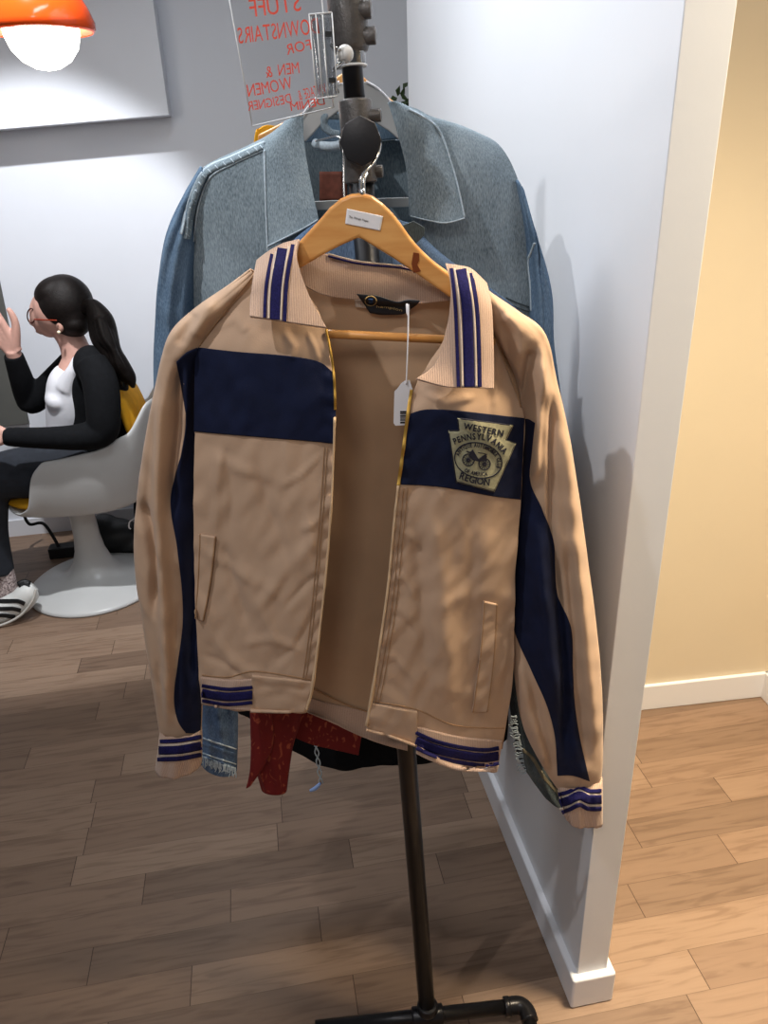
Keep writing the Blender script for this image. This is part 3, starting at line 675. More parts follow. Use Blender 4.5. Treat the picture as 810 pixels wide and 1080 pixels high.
# hem: ribbed ends with stripes and plain blocks
decal('hem_rib', [[(212, 714), (240, 717), (267, 716)], [(214, 743), (240, 747), (264, 749)]], L_, tan_rib, jk, off=.0035, thick=.004, nu=30, nv=14, bvh=True); HL = [o for o in BV if o.startswith('hem_rib')][-1]
decal('hem_block', [[(266, 712), (296, 715), (330, 719)], [(264, 750), (294, 751), (321, 751)]], L_, tan, jk, off=.004, thick=.004, nu=30, nv=14)
decal('hem_block', [[(393, 741), (415, 746), (440, 750)], [(386, 770), (412, 777), (439, 787)]], R_, tan, jk, off=.004, thick=.004, nu=30, nv=14)
decal('hem_rib', [[(439, 766), (485, 777), (529, 781)], [(439, 795), (482, 812), (524, 814)]], R_, tan_rib, jk, off=.0035, thick=.004, nu=30, nv=14, bvh=True); HR = [o for o in BV if o.startswith('hem_rib')][-1]
for w, dy in ((3, -8), (8.5, 0), (3, 8)):
    ribbon('hem_stripe', [(213, 731+dy), (240, 735+dy), (266, 733+dy)], w, [HL], navy_knit, jk, off=.0045, thick=.002)
    ribbon('hem_stripe', [(439, 781+dy), (460, 790+dy), (485, 796+dy), (510, 799+dy), (526, 797+dy)], w+.5, [HR], navy_knit, jk, off=.0045, thick=.002)
ribbon('seam', [(213, 712), (240, 714), (266, 708), (300, 712), (331, 718)], 1.0, L_, stitch, jk, off=.0022)
ribbon('seam', [(395, 740), (438, 748), (480, 765), (532, 768)], 1.0, R_, stitch, jk, off=.0022)
# collar
CL = rowsY([[(272, 276), (285, 266), (300, 258), (316, 254)], [(268, 296), (284, 288), (300, 280), (313, 272)], [(265, 318), (284, 313), (304, 308), (324, 309)], [(264, 334), (284, 337), (310, 341), (344, 346)]], lambda u, v: .896-.052*v**.6-.006*math.sin(PI*u))
sheet('collar_left', CL, tan_rib, jk, 50, 50, .005, lambda u, v, p: .0015*nz(p.x*30, p.z*12), label='left collar wing with navy stripes')
CR_ = rowsY([[(470, 279), (482, 281), (496, 285), (512, 300)], [(476, 305), (488, 306), (502, 310), (517, 324)], [(472, 345), (488, 346), (504, 349), (519, 356)], [(459, 384), (480, 385), (502, 386), (520, 388)], [(439, 400), (470, 408), (498, 409), (520, 410)]], lambda u, v: .892-.054*v**.6-.006*math.sin(PI*u))
sheet('collar_right', CR_, tan_rib, jk, 50, 60, .005, lambda u, v, p: .0015*nz(p.x*30, p.z*12), label='right collar wing with navy stripes')
cl = ['collar_left']; crr = ['collar_right']
for w, a_, b_ in ((3.2, (287, 268), (279, 335)), (10.5, (298, 262), (290, 337)), (4, (309, 258), (300, 339))):
    ribbon('collar_stripe', [a_, ((a_[0]+b_[0])/2-2.2, (a_[1]+b_[1])/2), b_], w, cl, navy_knit, jk, off=.0042)
for w, pts in ((3.5, [(476, 283), (480, 320), (482, 365), (483.5, 408)]), (11, [(486, 284), (492, 320), (494, 365), (495, 408)]), (4, [(497, 288), (503, 325), (505, 365), (506, 408)])):
    ribbon('collar_stripe', pts, w, crr, navy_knit, jk, off=.0042)
for w, pts in ((2, [(291.5, 266), (285, 300), (283.3, 336)]), (2, [(304.8, 260), (298.5, 298), (296, 338)])): ribbon('collar_line', pts, w, cl, cream, jk, off=.0040)
for w, pts in ((2.2, [(479.5, 283), (484.5, 320), (487, 365), (487.8, 408)]), (2.2, [(493, 286), (499, 322), (501.5, 365), (502.3, 408)])): ribbon('collar_line', pts, w, crr, cream, jk, off=.0040)
# neck band behind the hanger
NBK = [[(312, 268, .915), (345, 268, .935), (378, 276, .94), (425, 281, .94), (476, 300, .915)],
       [(313, 282, .912), (343, 289, .93), (378, 296, .935), (425, 300, .935), (477, 308, .912)],
       [(316, 299, .912), (341, 311, .93), (376, 316, .935), (425, 321, .935), (478, 316, .912)]]
sheet('neck_band', NBK, tan_rib, jk, 60, 20, .004)
ribbon('neck_stripe', [(346, 270), (378, 278), (425, 283), (450, 290)], 2.2, ['neck_band'], navy_knit, jk, off=.004)
ribbon('neck_line', [(346, 267.5), (378, 275.5), (425, 280.5)], 1.6, ['neck_band'], cream, jk, off=.004)
# woven label in the neck
lab = decal('neck_label', [[(376, 310), (398, 312), (418, 318), (430, 316), (443, 317)], [(382, 318), (400, 321), (418, 324), (430, 323), (440, 321)], [(390, 330), (402, 332), (416, 332), (426, 331), (432, 327)]], ['back', 'neck_band'], mat('black satin label', srgb(16, 18, 26), .4), jk, off=.010, thick=.001, nu=24, nv=8, label='black woven neck label with gold ring and script', bvh=True)
ring = [hit(391+6*math.cos(t*PI/8), 317.5+5*math.sin(t*PI/8), ['neck_label'], .0012) for t in range(17)]
wire('gold_ring', [tuple(p) for p in ring], .0006, mat('gold thread', srgb(180, 150, 95), .5), lab, 6, sub=3)
decal('blue_centre', [[(388.5, 315), (393.5, 315)], [(389, 320), (393, 320)]], ['neck_label'], mat('blue thread', srgb(30, 70, 120), .6), lab, off=.0014, thick=.0005, nu=4, nv=4)
text_on('script', 'hampion', [(397, 324.5), (410, 325.5), (424, 328.5)], 2.6, ['neck_label'], bpy.data.materials['gold thread'], lab, off=.0014, thick=.0003)
decal('size_tab', [[(374, 317), (381, 316)], [(375, 324), (387, 325)]], ['back', 'neck_band'], cream, jk, off=.008, thick=.001, nu=6, nv=6)
# club patch
def poly_decal(name, pts, targets, m, parent, off, thick, n=26, bvh=False, label=None):
    bm = bmesh.new(); f = bm.faces.new([bm.verts.new((x, y, 0)) for x, y in pts]); bmesh.ops.triangulate(bm, faces=[f])
    for _ in range(4): bmesh.ops.subdivide_edges(bm, edges=bm.edges[:], cuts=1, use_grid_fill=True)
    bm.verts.index_update(); vs = [hit(v.co.x, v.co.y, targets, off) for v in bm.verts]; fs = [tuple(v.index for v in q.verts) for q in bm.faces]; bm.free()
    o = obj(name, vs, fs, m, parent, True, bvh, label); return solid(o, thick)
patch = poly_decal('club_patch', [(482.4, 441), (541, 448.7), (533.5, 464), (544, 467.6), (521, 518.7), (481, 508), (473, 454), (484, 454)], [NB], patchm, jk, .0030, .0016, bvh=True, label='keystone club patch with black lettering')
def pz(x, y): return (468+x/9, 432+y/9)
pt = ['club_patch']
kp = dict(off=.0024, thick=.0006, bold=.020)
bord = [(482.4, 441), (541, 448.7), (533.5, 464), (544, 467.6), (521, 518.7), (481, 508), (473, 454), (484, 454), (482.4, 441)]
for i in range(8): ribbon('patch_border', [bord[i], bord[i+1]], .9, pt+[NB], thread, patch, off=.0012, thick=.0008, n=10)
text_on('lettering', 'WESTERN', [pz(183, 183), pz(370, 218), pz(560, 256)], 6.6, pt, thread, patch, **kp)
text_on('lettering', 'PENNSYLVANIA', [pz(105, 330), pz(205, 294), pz(330, 284), pz(450, 315), pz(572, 425)], 6.4, pt, thread, patch, **kp)
text_on('lettering', 'REGION', [pz(145, 655), pz(290, 700), pz(432, 722)], 7.0, pt, thread, patch, **kp)
rot = math.radians(14)
def ell(t, a, b): return pz(328+a*math.cos(t)*math.cos(rot)-b*math.sin(t)*math.sin(rot), 482+a*math.cos(t)*math.sin(rot)+b*math.sin(t)*math.cos(rot))
el = [ell(2*PI*i/32, 228, 165) for i in range(33)]
ribbon('oval', el, 1.1, pt, thread, patch, off=.0016, thick=.0006, n=96)
text_on('lettering', 'ANTIQUE AUTOMOBILE CLUB', [ell(PI+i*(PI+.25)/12-.05, 185, 122) for i in range(13)], 3.9, pt, thread, patch, **kp)
text_on('lettering', 'OF AMERICA', [pz(195, 590), pz(290, 622), pz(415, 630)], 3.9, pt, thread, patch, **kp)
for (wx, wy, r_) in ((235, 477, 56), (388, 517, 54)):
    ribbon('wheel', [pz(wx+r_*math.cos(t*PI/8), wy+r_*math.sin(t*PI/8)) for t in range(17)], 1.0, pt, thread, patch, off=.0016, thick=.0006, n=48)
    ribbon('wheel', [pz(wx+12*math.cos(t*PI/8), wy+12*math.sin(t*PI/8)) for t in range(17)], 2.0, pt, thread, patch, off=.0016, thick=.0006, n=24)
    for k in range(6):
        t = k*PI/6; ribbon('spoke', [pz(wx-r_*math.cos(t), wy-r_*math.sin(t)), pz(wx+r_*math.cos(t), wy+r_*math.sin(t))], .45, pt, thread, patch, off=.0016, thick=.0005, n=4)
poly_decal('car_body', [pz(*q) for q in ((275, 380), (300, 420), (330, 470), (380, 470), (400, 420), (410, 440), (405, 490), (330, 492), (280, 480), (240, 440), (255, 400))], pt, thread, patch, .0018, .0006)
ribbon('car_roof', [pz(215, 395), pz(250, 405), pz(280, 385)], 1.2, pt, thread, patch, n=10, off=.0016, thick=.0006)
ribbon('car_roof', [pz(325, 408), pz(370, 415), pz(410, 425)], .8, pt, thread, patch, n=10, off=.0016, thick=.0006)

# ------------------------------------------------------------------ wooden hanger
wh = thing('wooden_hanger', 'varnished wooden hanger with a paper sticker inside the tan jacket', 'hanger', tuple(at(382, 206, .905)))
out = [(240, 316), (285, 283), (312, 259), (324, 246), (337, 232), (348, 219), (359, 210), (370, 205), (381.5, 203.7), (393, 207), (404, 215), (414, 225), (423.5, 237), (431, 248), (438, 257), (448, 267.5), (458, 276.5), (475, 289), (500, 306), (530, 326),
       (527, 338), (500, 328), (474, 313.6), (448, 295), (414, 272), (379, 250.6), (362, 258), (344, 267), (317, 283), (290, 299), (244, 328)]
prism('body', [at(x, y, .896) for x, y in out], .014, woodh, wh, .0035, smooth=False, bvh=True)
pk = at(346, 352, .905); pk2 = at(470, 358, .905)
dv = (pk2-pk)
wire('trouser_bar', [tuple(pk-dv*.62), tuple(pk2+dv*.42)], .0052, woodh, wh, 16, sub=1)
poly_decal('wood_knot', [(436, 266), (442, 267), (442, 275), (440, 279), (444, 286), (436, 288), (434, 278)], ['body'], knot, wh, .0006, .0004)
stk = poly_decal('sticker', [(366, 220), (404, 228), (401, 243.4), (364, 236)], ['body'], white_paper, wh, .0007, .0004, bvh=True)
text_on('sticker_text', 'The Vintage Vogue', [(368, 229.5), (378, 231.5), (388, 234)], 2.2, ['sticker'], black_ink, stk, off=.0007, thick=.0002)
# steel hook around the plug
hk = [(380.5, 206, .899), (380.5, 196, .899), (381, 188, .900), (386, 180, .903), (394, 171, .912), (400, 158, .925), (400.5, 145, .94), (396, 132, .97), (388, 126, 1.0), (376, 126, 1.01)]
hk = [(380.5, 206, .900), (380.3, 197, .900), (381, 188, .901), (386, 180, .906), (394, 171, .916), (399.5, 160, .926), (400.5, 149, .930), (397, 138, .932), (389, 131, .932), (378, 130, .932), (368, 134, .932), (364, 142, .932)]
wire('hook', [tuple(at(*q)) for q in hk], .0017, chrome, wh, 10)
wire('hook', [tuple(at(384.2, 206, .900)), tuple(at(383.6, 197, .900)), tuple(at(384, 189, .902)), tuple(at(387, 183, .908))], .0017, chrome, wh, 10)
wire('hook_shank', [tuple(at(382, 207, .900)), tuple(at(382, 199, .900))], .0035, chrome, wh, 12, sub=1)

# price tag
tg = thing('price_tag', 'white paper price tag on a white string hanging inside the tan jacket', 'tag', tuple(at(424, 402, .888)))
px_prism('card', [(416, 413), (419, 410), (423, 404.5), (427, 401.5), (432, 401), (435, 410), (434, 448), (417, 449), (415, 446)], .888, .0006, white_paper, tg)
for i, (y0, h_) in enumerate(((433.5, 2), (436, 1), (438, 1.6), (440.5, 1), (442.4, 1.2), (444.8, 1.8))):
    px_prism('barcode_bar', [(422, y0), (431, y0), (431, y0+h_), (422, y0+h_)], .8875, .0003, black_ink, tg)
wire('string', [tuple(at(431, 321, .905)), tuple(at(430.5, 350, .893)), tuple(at(429.5, 380, .888)), tuple(at(428.5, 405, .887))], .0009, white_paper, tg, 8)
wire('string_knot', [tuple(at(429, 321, .915))+(.0012,), tuple(at(430, 324, .908))+(.0022,), tuple(at(430, 330, .905))+(.0018,), tuple(at(430.6, 333, .903))+(.0008,)], .002, white_paper, tg, 8)

# ------------------------------------------------------------------ washed grey denim jacket behind
def dfold(sd, am=.008):
    return lambda u, v, p: am*nz(p.x*9, p.z*3, sd)+am*.4*nz(p.x*22+p.z*8, p.z*14, sd+3)
dj = thing('denim_jacket', 'washed grey-blue denim jacket with wide collar hanging behind the tan jacket', 'jacket', tuple(at(372, 150, 1.18)))
YD = 1.13
DL = [[(276, 149), (288, 140), (302, 130), (318, 124)],
      [(213, 179), (245, 172), (285, 170), (325, 180)],
      [(200, 215), (240, 215), (285, 220), (332, 232)],
      [(203, 262), (245, 262), (290, 265), (345, 275)],
      [(205, 330), (245, 330), (290, 330), (350, 330)],
      [(212, 450), (250, 450), (290, 450), (350, 450)],
      [(218, 600), (250, 600), (290, 600), (340, 600)]]
sheet('left_front', rowsY(DL, lambda u, v: YD+.045-.045*math.sin(min(1, u*1.3)*PI/2)-.0*v+.03*max(0, .25-v)*4*.5), dl, dj, 60, 80, .003, dfold(2))
LFn = 'left_front.001'
DR = [[(425, 110), (440, 116), (452, 124), (464, 134)],
      [(432, 150), (460, 143), (490, 138), (522, 150)],
      [(434, 190), (470, 185), (510, 182), (550, 200)],
      [(434, 235), (475, 235), (520, 238), (562, 254)],
      [(434, 290), (475, 290), (520, 295), (560, 305)],
      [(430, 400), (475, 400), (520, 400), (556, 400)],
      [(420, 600), (460, 600), (500, 600), (535, 600)]]
sheet('right_front', rowsY(DR, lambda u, v: YD+.045-.045*math.sin(min(1, (1-u)*1.3)*PI/2)+.03*max(0, .25-v)*4*.5), dl, dj, 60, 80, .003, dfold(5))
RFn = 'right_front.001'
DBK = [[(300, 142), (340, 149), (380, 150), (425, 147)], [(290, 170), (340, 175), (390, 175), (440, 170)], [(270, 240), (340, 240), (390, 240), (470, 240)], [(220, 400), (330, 400), (400, 400), (540, 400)], [(230, 600), (330, 600), (400, 600), (520, 600)]]
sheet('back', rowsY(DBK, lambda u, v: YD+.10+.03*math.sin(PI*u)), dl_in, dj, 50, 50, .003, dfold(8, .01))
BKn = 'back.001'
tube('left_sleeve', [(212, 176, 222, 190, YD+.04, .01), (196, 205, 208, 225, YD+.05, .03), (179, 243, 206, 258, YD+.05, .045), (170, 290, 205, 300, YD+.05, .05), (166, 340, 205, 340, YD+.05, .05), (165, 400, 205, 400, YD+.05, .05), (172, 520, 210, 520, YD+.05, .045), (185, 600, 215, 600, YD+.05, .04)], denim('blue denim sleeve', srgb(52, 78, 104), srgb(128, 152, 176), .6), dj, 60, 90, .003, sl_disp(4, .5, .008), label='bluer denim sleeve')
tube('right_sleeve', [(545, 190, 552, 203, YD+.04, .01), (553, 240, 564, 250, YD+.05, .03), (556, 275, 572, 275, YD+.05, .04), (558, 320, 580, 312, YD+.05, .045), (556, 370, 582, 362, YD+.05, .045), (552, 470, 594, 455, YD+.05, .045), (550, 600, 600, 600, YD+.05, .04)], bpy.data.materials['blue denim sleeve'], dj, 60, 90, .003, sl_disp(4, 1.5, .008), label='bluer denim sleeve')
DLF = [LFn, 'left_sleeve.001']; DRF = [RFn, 'right_sleeve.001']
# shoulder seams, armholes
ribbon('seam', [(279, 150), (245, 165), (215, 180), (199, 212), (191, 247)], 2.2, DLF, seamw, dj, off=.004, thick=.002)
ribbon('seam', [(279, 158), (248, 172), (222, 187), (210, 215), (204, 255)], 1.2, DLF, seamw, dj, off=.004, thick=.002)
ribbon('yoke_fold', [(279, 154), (247, 168.5), (218, 183), (204, 213), (197, 252)], 5, DLF, dl, dj, off=.006, thick=.005)
for i in range(16):
    t = i/15; q = cr([(276, 155), (247, 168.5), (218, 183), (204, 213), (198, 248)], t)
    ribbon('seam_pucker', [(q[0]-1.6, q[1]-1.6), (q[0]+1.6, q[1]+1.8)], 1.0, DLF, seamw, dj, off=.010, thick=.0015, n=3)
ribbon('seam', [(564, 256), (560, 266), (557, 276), (559, 300), (560, 328)], 1.6, DRF, seamw, dj, off=.004, thick=.002)
ribbon('pocket_seam', [(534, 314), (545, 319), (559, 324)], 1.3, DRF, dd, dj, off=.004)
ribbon('pocket_seam', [(534, 319), (545, 324), (559, 329)], 1.3, DRF, dd, dj, off=.004)
# collar wings
c1r = rowsY([[(300, 130), (306, 126), (313, 122), (319, 119)], [(279, 158), (292, 152), (306, 149), (320, 150)], [(280, 208), (295, 203), (310, 198), (327, 190)], [(282, 261), (300, 252), (318, 243), (336, 232)]], lambda u, v: YD+.02-.045*v-.01*math.sin(PI*u))
sheet('collar_left', c1r, dl, dj, 40, 50, .004, dfold(12, .003), label='left denim collar wing'); n1 = 'collar_left.001'
c2r = rowsY([[(410, 108), (415, 107), (422, 110), (431, 114)], [(418, 134), (432, 130), (447, 128), (461, 134)], [(429, 179), (446, 178), (462, 178), (478, 178)], [(432, 228), (450, 232), (470, 236), (491, 230)]], lambda u, v: YD+.02-.045*v-.01*math.sin(PI*u))
sheet('collar_right', c2r, dl, dj, 40, 50, .004, dfold(15, .003), label='right denim collar wing'); n2 = 'collar_right.001'
for pts, t in (([(279, 158), (280, 208), (282, 261), (282, 261)], n1), ([(282, 260), (300, 251), (318, 242), (335, 232)], n1), ([(431, 115), (461, 135), (478, 178), (490, 229)], n2), ([(433, 228), (450, 232), (470, 235), (490, 230)], n2)):
    ribbon('collar_edge', pts, 1.5, [t], seamw, dj, off=.0045, thick=.002)
# inside neck: collar stand, shirt roll, leather patch
NK = [[(316, 128, YD+.05), (345, 118, YD+.10), (380, 114, YD+.11), (424, 118, YD+.05)], [(318, 150, YD+.05), (345, 150, YD+.09), (380, 150, YD+.10), (428, 146, YD+.05)]]
sheet('collar_stand', NK, denim('denim collar stand', srgb(70, 92, 112), srgb(120, 140, 156), .6), dj, 30, 10, .003, dfold(4, .004))
ribbon('neck_seam', [(320, 150), (345, 151.5), (380, 151), (428, 147)], 1.6, ['collar_stand', BKn], dd, dj, off=.004)
wire('hanging_loop', [tuple(at(332, 151, YD+.05)), tuple(at(340, 154, YD+.04)), tuple(at(355, 154, YD+.04)), tuple(at(362, 150, YD+.05))], .006, seamw, dj, 10)
wire('collar_fold', [tuple(at(358, 123, YD+.055))+(.004,), tuple(at(344, 122, YD+.05))+(.006,), tuple(at(341, 131, YD+.05))+(.006,), tuple(at(348, 139, YD+.05))+(.005,), tuple(at(358, 141, YD+.05))+(.004,)], .006, dl, dj, 12)
decal('leather_patch', [[(337, 181), (366, 181)], [(337, 212), (366, 212)]], [BKn], leather, dj, off=.006, thick=.002, nu=6, nv=6, label='rust leather patch')
# its hanger
gh = thing('plastic_hanger', 'pale grey plastic hanger carrying the washed grey denim jacket', 'hanger', tuple(at(376, 100, YD+.02)))
YH = YD+.045
gh_o = [(312, 138), (322, 118), (340, 98), (356, 88), (376, 84), (392, 88), (408, 102), (421, 122), (430, 144), (424, 150), (410, 138), (400, 132), (385, 120), (356, 118), (340, 130), (322, 150)]
prism('body', [at(x, y, YH) for x, y in gh_o], .007, gplast, gh, .002)
wire('upper_rim', [tuple(at(x, y, YH-.002)) for x, y in ((314, 130), (322, 117), (340, 97), (358, 86))], .0015, white_paper, gh, 8)
wire('upper_rim', [tuple(at(x, y, YH-.002)) for x, y in ((386, 86), (398, 93), (410, 105), (421, 122), (428, 138))], .0015, white_paper, gh, 8)
px_prism('crossbar', [(322, 213), (380, 210), (436, 208), (436, 218), (380, 220), (322, 222)], YH, .008, gplast, gh, .001)
wire('strut', [tuple(at(314, 140, YH+.003)), tuple(at(322, 218, YH+.003))], .004, gplast, gh, 8, sub=1)
wire('strut', [tuple(at(428, 140, YH+.003)), tuple(at(436, 213, YH+.003))], .004, gplast, gh, 8, sub=1)
wire('hook', [tuple(at(372, 88, YH+.003)), tuple(at(371, 100, YH+.0))]+[tuple(at(377+x, 150+y, YH+.002)) for x, y in ((-15, -10), (-18, 0), (-14, 12))], .0018, chrome, gh, 8)
# thin wire hook hanging down from the rail
twh = thing('wire_hook', 'thin bent wire hook hanging down left of the hex plug', 'hook', tuple(at(362, 180, 1.0)))
wire('wire', [tuple(at(x, y, Y)) for x, y, Y in ((333, 149, 1.04), (345, 146, 1.02), (356, 144, 1.0), (361, 152, .99), (362.3, 175, .985), (362.5, 195, .98), (363.5, 215, .975))], .0012, chrome, twh, 8)

# ------------------------------------------------------------------ blue frayed denim jacket between them
bj = thing('denim_jacket', 'blue denim jacket with frayed cuffs mostly hidden behind the tan jacket', 'jacket', tuple(at(390, 300, 1.07)))
BF = [[(312, 252), (340, 232), (372, 228), (400, 228), (432, 236)], [(290, 275), (330, 262), (380, 262), (440, 262), (470, 272)], [(262, 300), (320, 300), (390, 300), (460, 300), (545, 326)], [(225, 360), (300, 360), (390, 360), (470, 360), (556, 360)], [(222, 500), (300, 500), (390, 500), (470, 500), (545, 500)], [(222, 640), (300, 640), (390, 640), (460, 650), (530, 650)], [(226, 705), (300, 715), (370, 740), (420, 768), (520, 775)]]
sheet('body', rowsY(BF, lambda u, v: 1.075-.02*math.sin(PI*u)), db, bj, 70, 90, .003, dfold(21, .008)); bfn = 'body.001'
px_prism('tape', [(420, 240), (436, 233), (448, 240), (448, 248), (440, 256), (430, 262), (424, 258)], 1.045, .004, dd, bj, .001)
tube('left_sleeve', [(236, 330, 250, 345, 1.06, .01), (205, 400, 240, 400, 1.06, .03), (205, 520, 245, 520, 1.06, .035), (208, 640, 246, 640, 1.06, .034), (214, 720, 249, 720, 1.055, .03), (213, 770, 250, 766, 1.05, .028), (212, 800, 249, 812, 1.05, .026)], db, bj, 48, 110, .003, sl_disp(4, 3, .007), label='blue sleeve with frayed cuff'); bls = [o for o in BV if o.startswith('left_sleeve')][-1]
tube('right_sleeve', [(540, 360, 550, 365, 1.06, .01), (552, 450, 585, 450, 1.06, .03), (548, 560, 592, 560, 1.06, .034), (540, 650, 592, 650, 1.06, .034), (538, 730, 590, 735, 1.04, .032), (542, 770, 588, 785, 1.03, .03), (548, 800, 592, 815, 1.02, .028), (570, 832, 600, 850, 1.01, .022)], dd, bj, 48, 110, .003, sl_disp(4, 5, .010), label='right sleeve with frayed edge, shade painted into its dark denim'); brs = [o for o in BV if o.startswith('right_sleeve')][-1]
for y0, w in ((780, 1.3), (786, 3), (796, 1.2), (799, 2.2)):
    ribbon('cuff_seam', [(213, y0-2), (230, y0+4), (249, y0+10)], w, [bls], seamw if w < 2 else db, bj, off=.004, thick=.002)
ribbon('ridge', [(550, 790), (562, 800), (574, 820), (590, 838)], 3, [brs], mat('worn khaki edge', srgb(120, 112, 92), .9), bj, off=.004, thick=.002)
fv_, ff_ = [], []
for i in range(46):
    t = i/45; x = 213+t*36+random.uniform(-.8, .8); y = 800+t*13; L = random.uniform(2, 9)
    v, f = raw_wire([tuple(at(x, y-3, 1.022))+(.0005,), tuple(at(x+random.uniform(-1.5, 1.5), y+L*.5, 1.022))+(.0005,), tuple(at(x+random.uniform(-2, 2), y+L, 1.022))+(.0003,)], 4, 2)
    o_ = len(fv_); fv_ += v; ff_ += [tuple(k+o_ for k in q) for q in f]
fo = obj('frayed_edge', fv_, ff_, seamw, bj); fo['kind'] = 'stuff'; fo['label'] = 'white frayed threads at the cuff'
fv_, ff_ = [], []
for i in range(34):
    t = i/33; x = 541+t*12+random.uniform(-1, 1); y = 755+t*60; L = random.uniform(2, 7)
    v, f = raw_wire([tuple(at(x+3, y, 1.0))+(.0005,), tuple(at(x-L*.5, y+random.uniform(-2, 2), 1.0))+(.0005,), tuple(at(x-L, y+random.uniform(-3, 4), 1.0))+(.0003,)], 4, 2)
    o_ = len(fv_); fv_ += v; ff_ += [tuple(k+o_ for k in q) for q in f]
fo = obj('frayed_edge', fv_, ff_, seamw, bj); fo['kind'] = 'stuff'; fo['label'] = 'frayed threads at the dark sleeve end'

# ------------------------------------------------------------------ red printed shirt, black garment, tassels further back
rs = thing('red_shirt', 'red shirt with leaf print, its hem hanging below the tan jacket', 'shirt', tuple(at(300, 400, 1.22)))
YR = 1.2
tube('shirt_tail', [(262, 400, 312, 400, YR, .02), (262, 600, 313, 600, YR, .02), (264, 740, 318, 740, YR, .02), (266, 790, 308, 790, YR, .018), (276, 832, 302, 834, YR, .014)], redm, rs, 48, 60, .002, sl_disp(3, 1, .006))
tube('shirt_point', [(264, 735, 284, 735, YR-.03, .006), (265, 780, 288, 780, YR-.03, .006), (264, 812, 279, 806, YR-.03, .005), (260, 831, 265, 827, YR-.03, .003)], redm, rs, 24, 40, .002)
sheet('shirt_body', rowsY([[(300, 400), (350, 400), (400, 400)], [(300, 650), (350, 650), (400, 650)], [(306, 745), (340, 770), (380, 786)], [(308, 775), (345, 788), (378, 792)]], lambda u, v: YR+.05), redm, rs, 40, 50, .002, dfold(30, .01))
bg = thing('black_garment', 'black garment hanging low at the back of the rack under the jackets', 'garment', tuple(at(400, 700, 1.45)))
sheet('hem', rowsY([[(250, 500), (330, 500), (400, 500), (520, 500)], [(250, 650), (330, 700), (400, 700), (530, 700)], [(250, 745), (320, 770), (420, 785), (540, 770)], [(258, 748), (338, 808), (420, 806), (505, 800)]], lambda u, v: 1.42+.03*math.sin(u*9)), blackk, bg, 70, 50, .004, dfold(40, .02))
ts = thing('tassel_cord', 'twisted pale cord with a knotted tip dangling below the black garment', 'cord', tuple(at(335, 780, 1.3)))
pts = [tuple(at(332+2.0*math.sin(i*1.2)+i*.55, 778+i*4.0, 1.28)) for i in range(13)]
wire('cord', pts, .0016, seamw, ts, 6, sub=4); 
wire('cord', [tuple(at(332-2.0*math.sin(i*1.2)+i*.55, 778+i*4.0, 1.283)) for i in range(13)], .0016, seamw, ts, 6, sub=4)
wire('cord_tip', [tuple(at(338, 826, 1.28))+(.003,), tuple(at(333, 831, 1.28))+(.005,), tuple(at(327, 834, 1.28))+(.003,)], .004, lblue, ts, 8)

# yellow garment peeking over the denim shoulder, its wooden hanger
yg = thing('yellow_garment', 'yellow garment shoulder peeking over the grey denim jacket', 'garment', tuple(at(285, 150, 1.42)))
sheet('shoulder', rowsY([[(272, 137), (281, 132), (294, 134), (306, 140)], [(268, 150), (280, 150), (295, 150), (310, 150)], [(262, 240), (280, 240), (300, 240), (330, 240)], [(262, 420), (280, 420), (300, 420), (330, 420)]], lambda u, v: 1.42+.02*u), yel, yg, 20, 30, .004)
wh2 = thing('wooden_hanger', 'pale wooden hanger glimpsed behind the clear clamp', 'hanger', tuple(at(360, 95, 1.40)))
prism('body', [at(x, y, 1.40) for x, y in ((272, 142), (320, 118), (342, 98), (356, 80), (366, 74), (380, 78), (396, 92), (430, 118), (470, 138), (470, 146), (430, 128), (392, 106), (376, 96), (362, 98), (344, 118), (320, 130), (272, 150))], .012, woodh, wh2, .003)
wire('hook', [tuple(at(372, 78, 1.406)), tuple(at(371, 100, 1.39)), tuple(at(362, 148, 1.40)), tuple(at(372, 166, 1.40))], .0018, chrome, wh2, 8)

# ------------------------------------------------------------------ orange lamp
lc = at(43, 29, 2.35)
lamp = thing('pendant_lamp', 'glossy orange dome lamp with a glowing opal globe at the upper left', 'lamp', tuple(lc))
lathe('globe', lc, [(.0005, -.098), (.03, -.093), (.06, -.077), (.083, -.050), (.094, -.018), (.094, .01), (.08, .04), (.04, .06)], glowm, lamp)
lathe('lamp_shade', lc, [(.128, -.012), (.134, -.006), (.135, .008), (.124, .04), (.100, .085), (.065, .125), (.03, .14), (.012, .145)], orange, lamp, thick=.003)
lathe('inner_rim', lc, [(.127, -.010), (.10, .006), (.092, .012)], mat('pale inside rim', srgb(245, 170, 120), .4), lamp, thick=.002)
wire('cord', [(lc.x, lc.y, lc.z+.14), (lc.x, lc.y, 2.7)], .003, black, lamp, 8, sub=1)

# ------------------------------------------------------------------ tulip-foot armchair
cb = fl(103, 615); cb = Vector((cb.x, cb.y, 0))
ch = thing('armchair', 'white moulded armchair on a round pedestal foot with mustard cushions', 'chair', tuple(cb))
lathe('pedestal', cb, [(.001, .0), (.262, .0), (.266, .008), (.255, .017), (.20, .03), (.14, .05), (.10, .075), (.075, .11), (.058, .16), (.05, .22), (.047, .30), (.05, .38), (.09, .41), (.001, .415)], chairw, ch, 72)
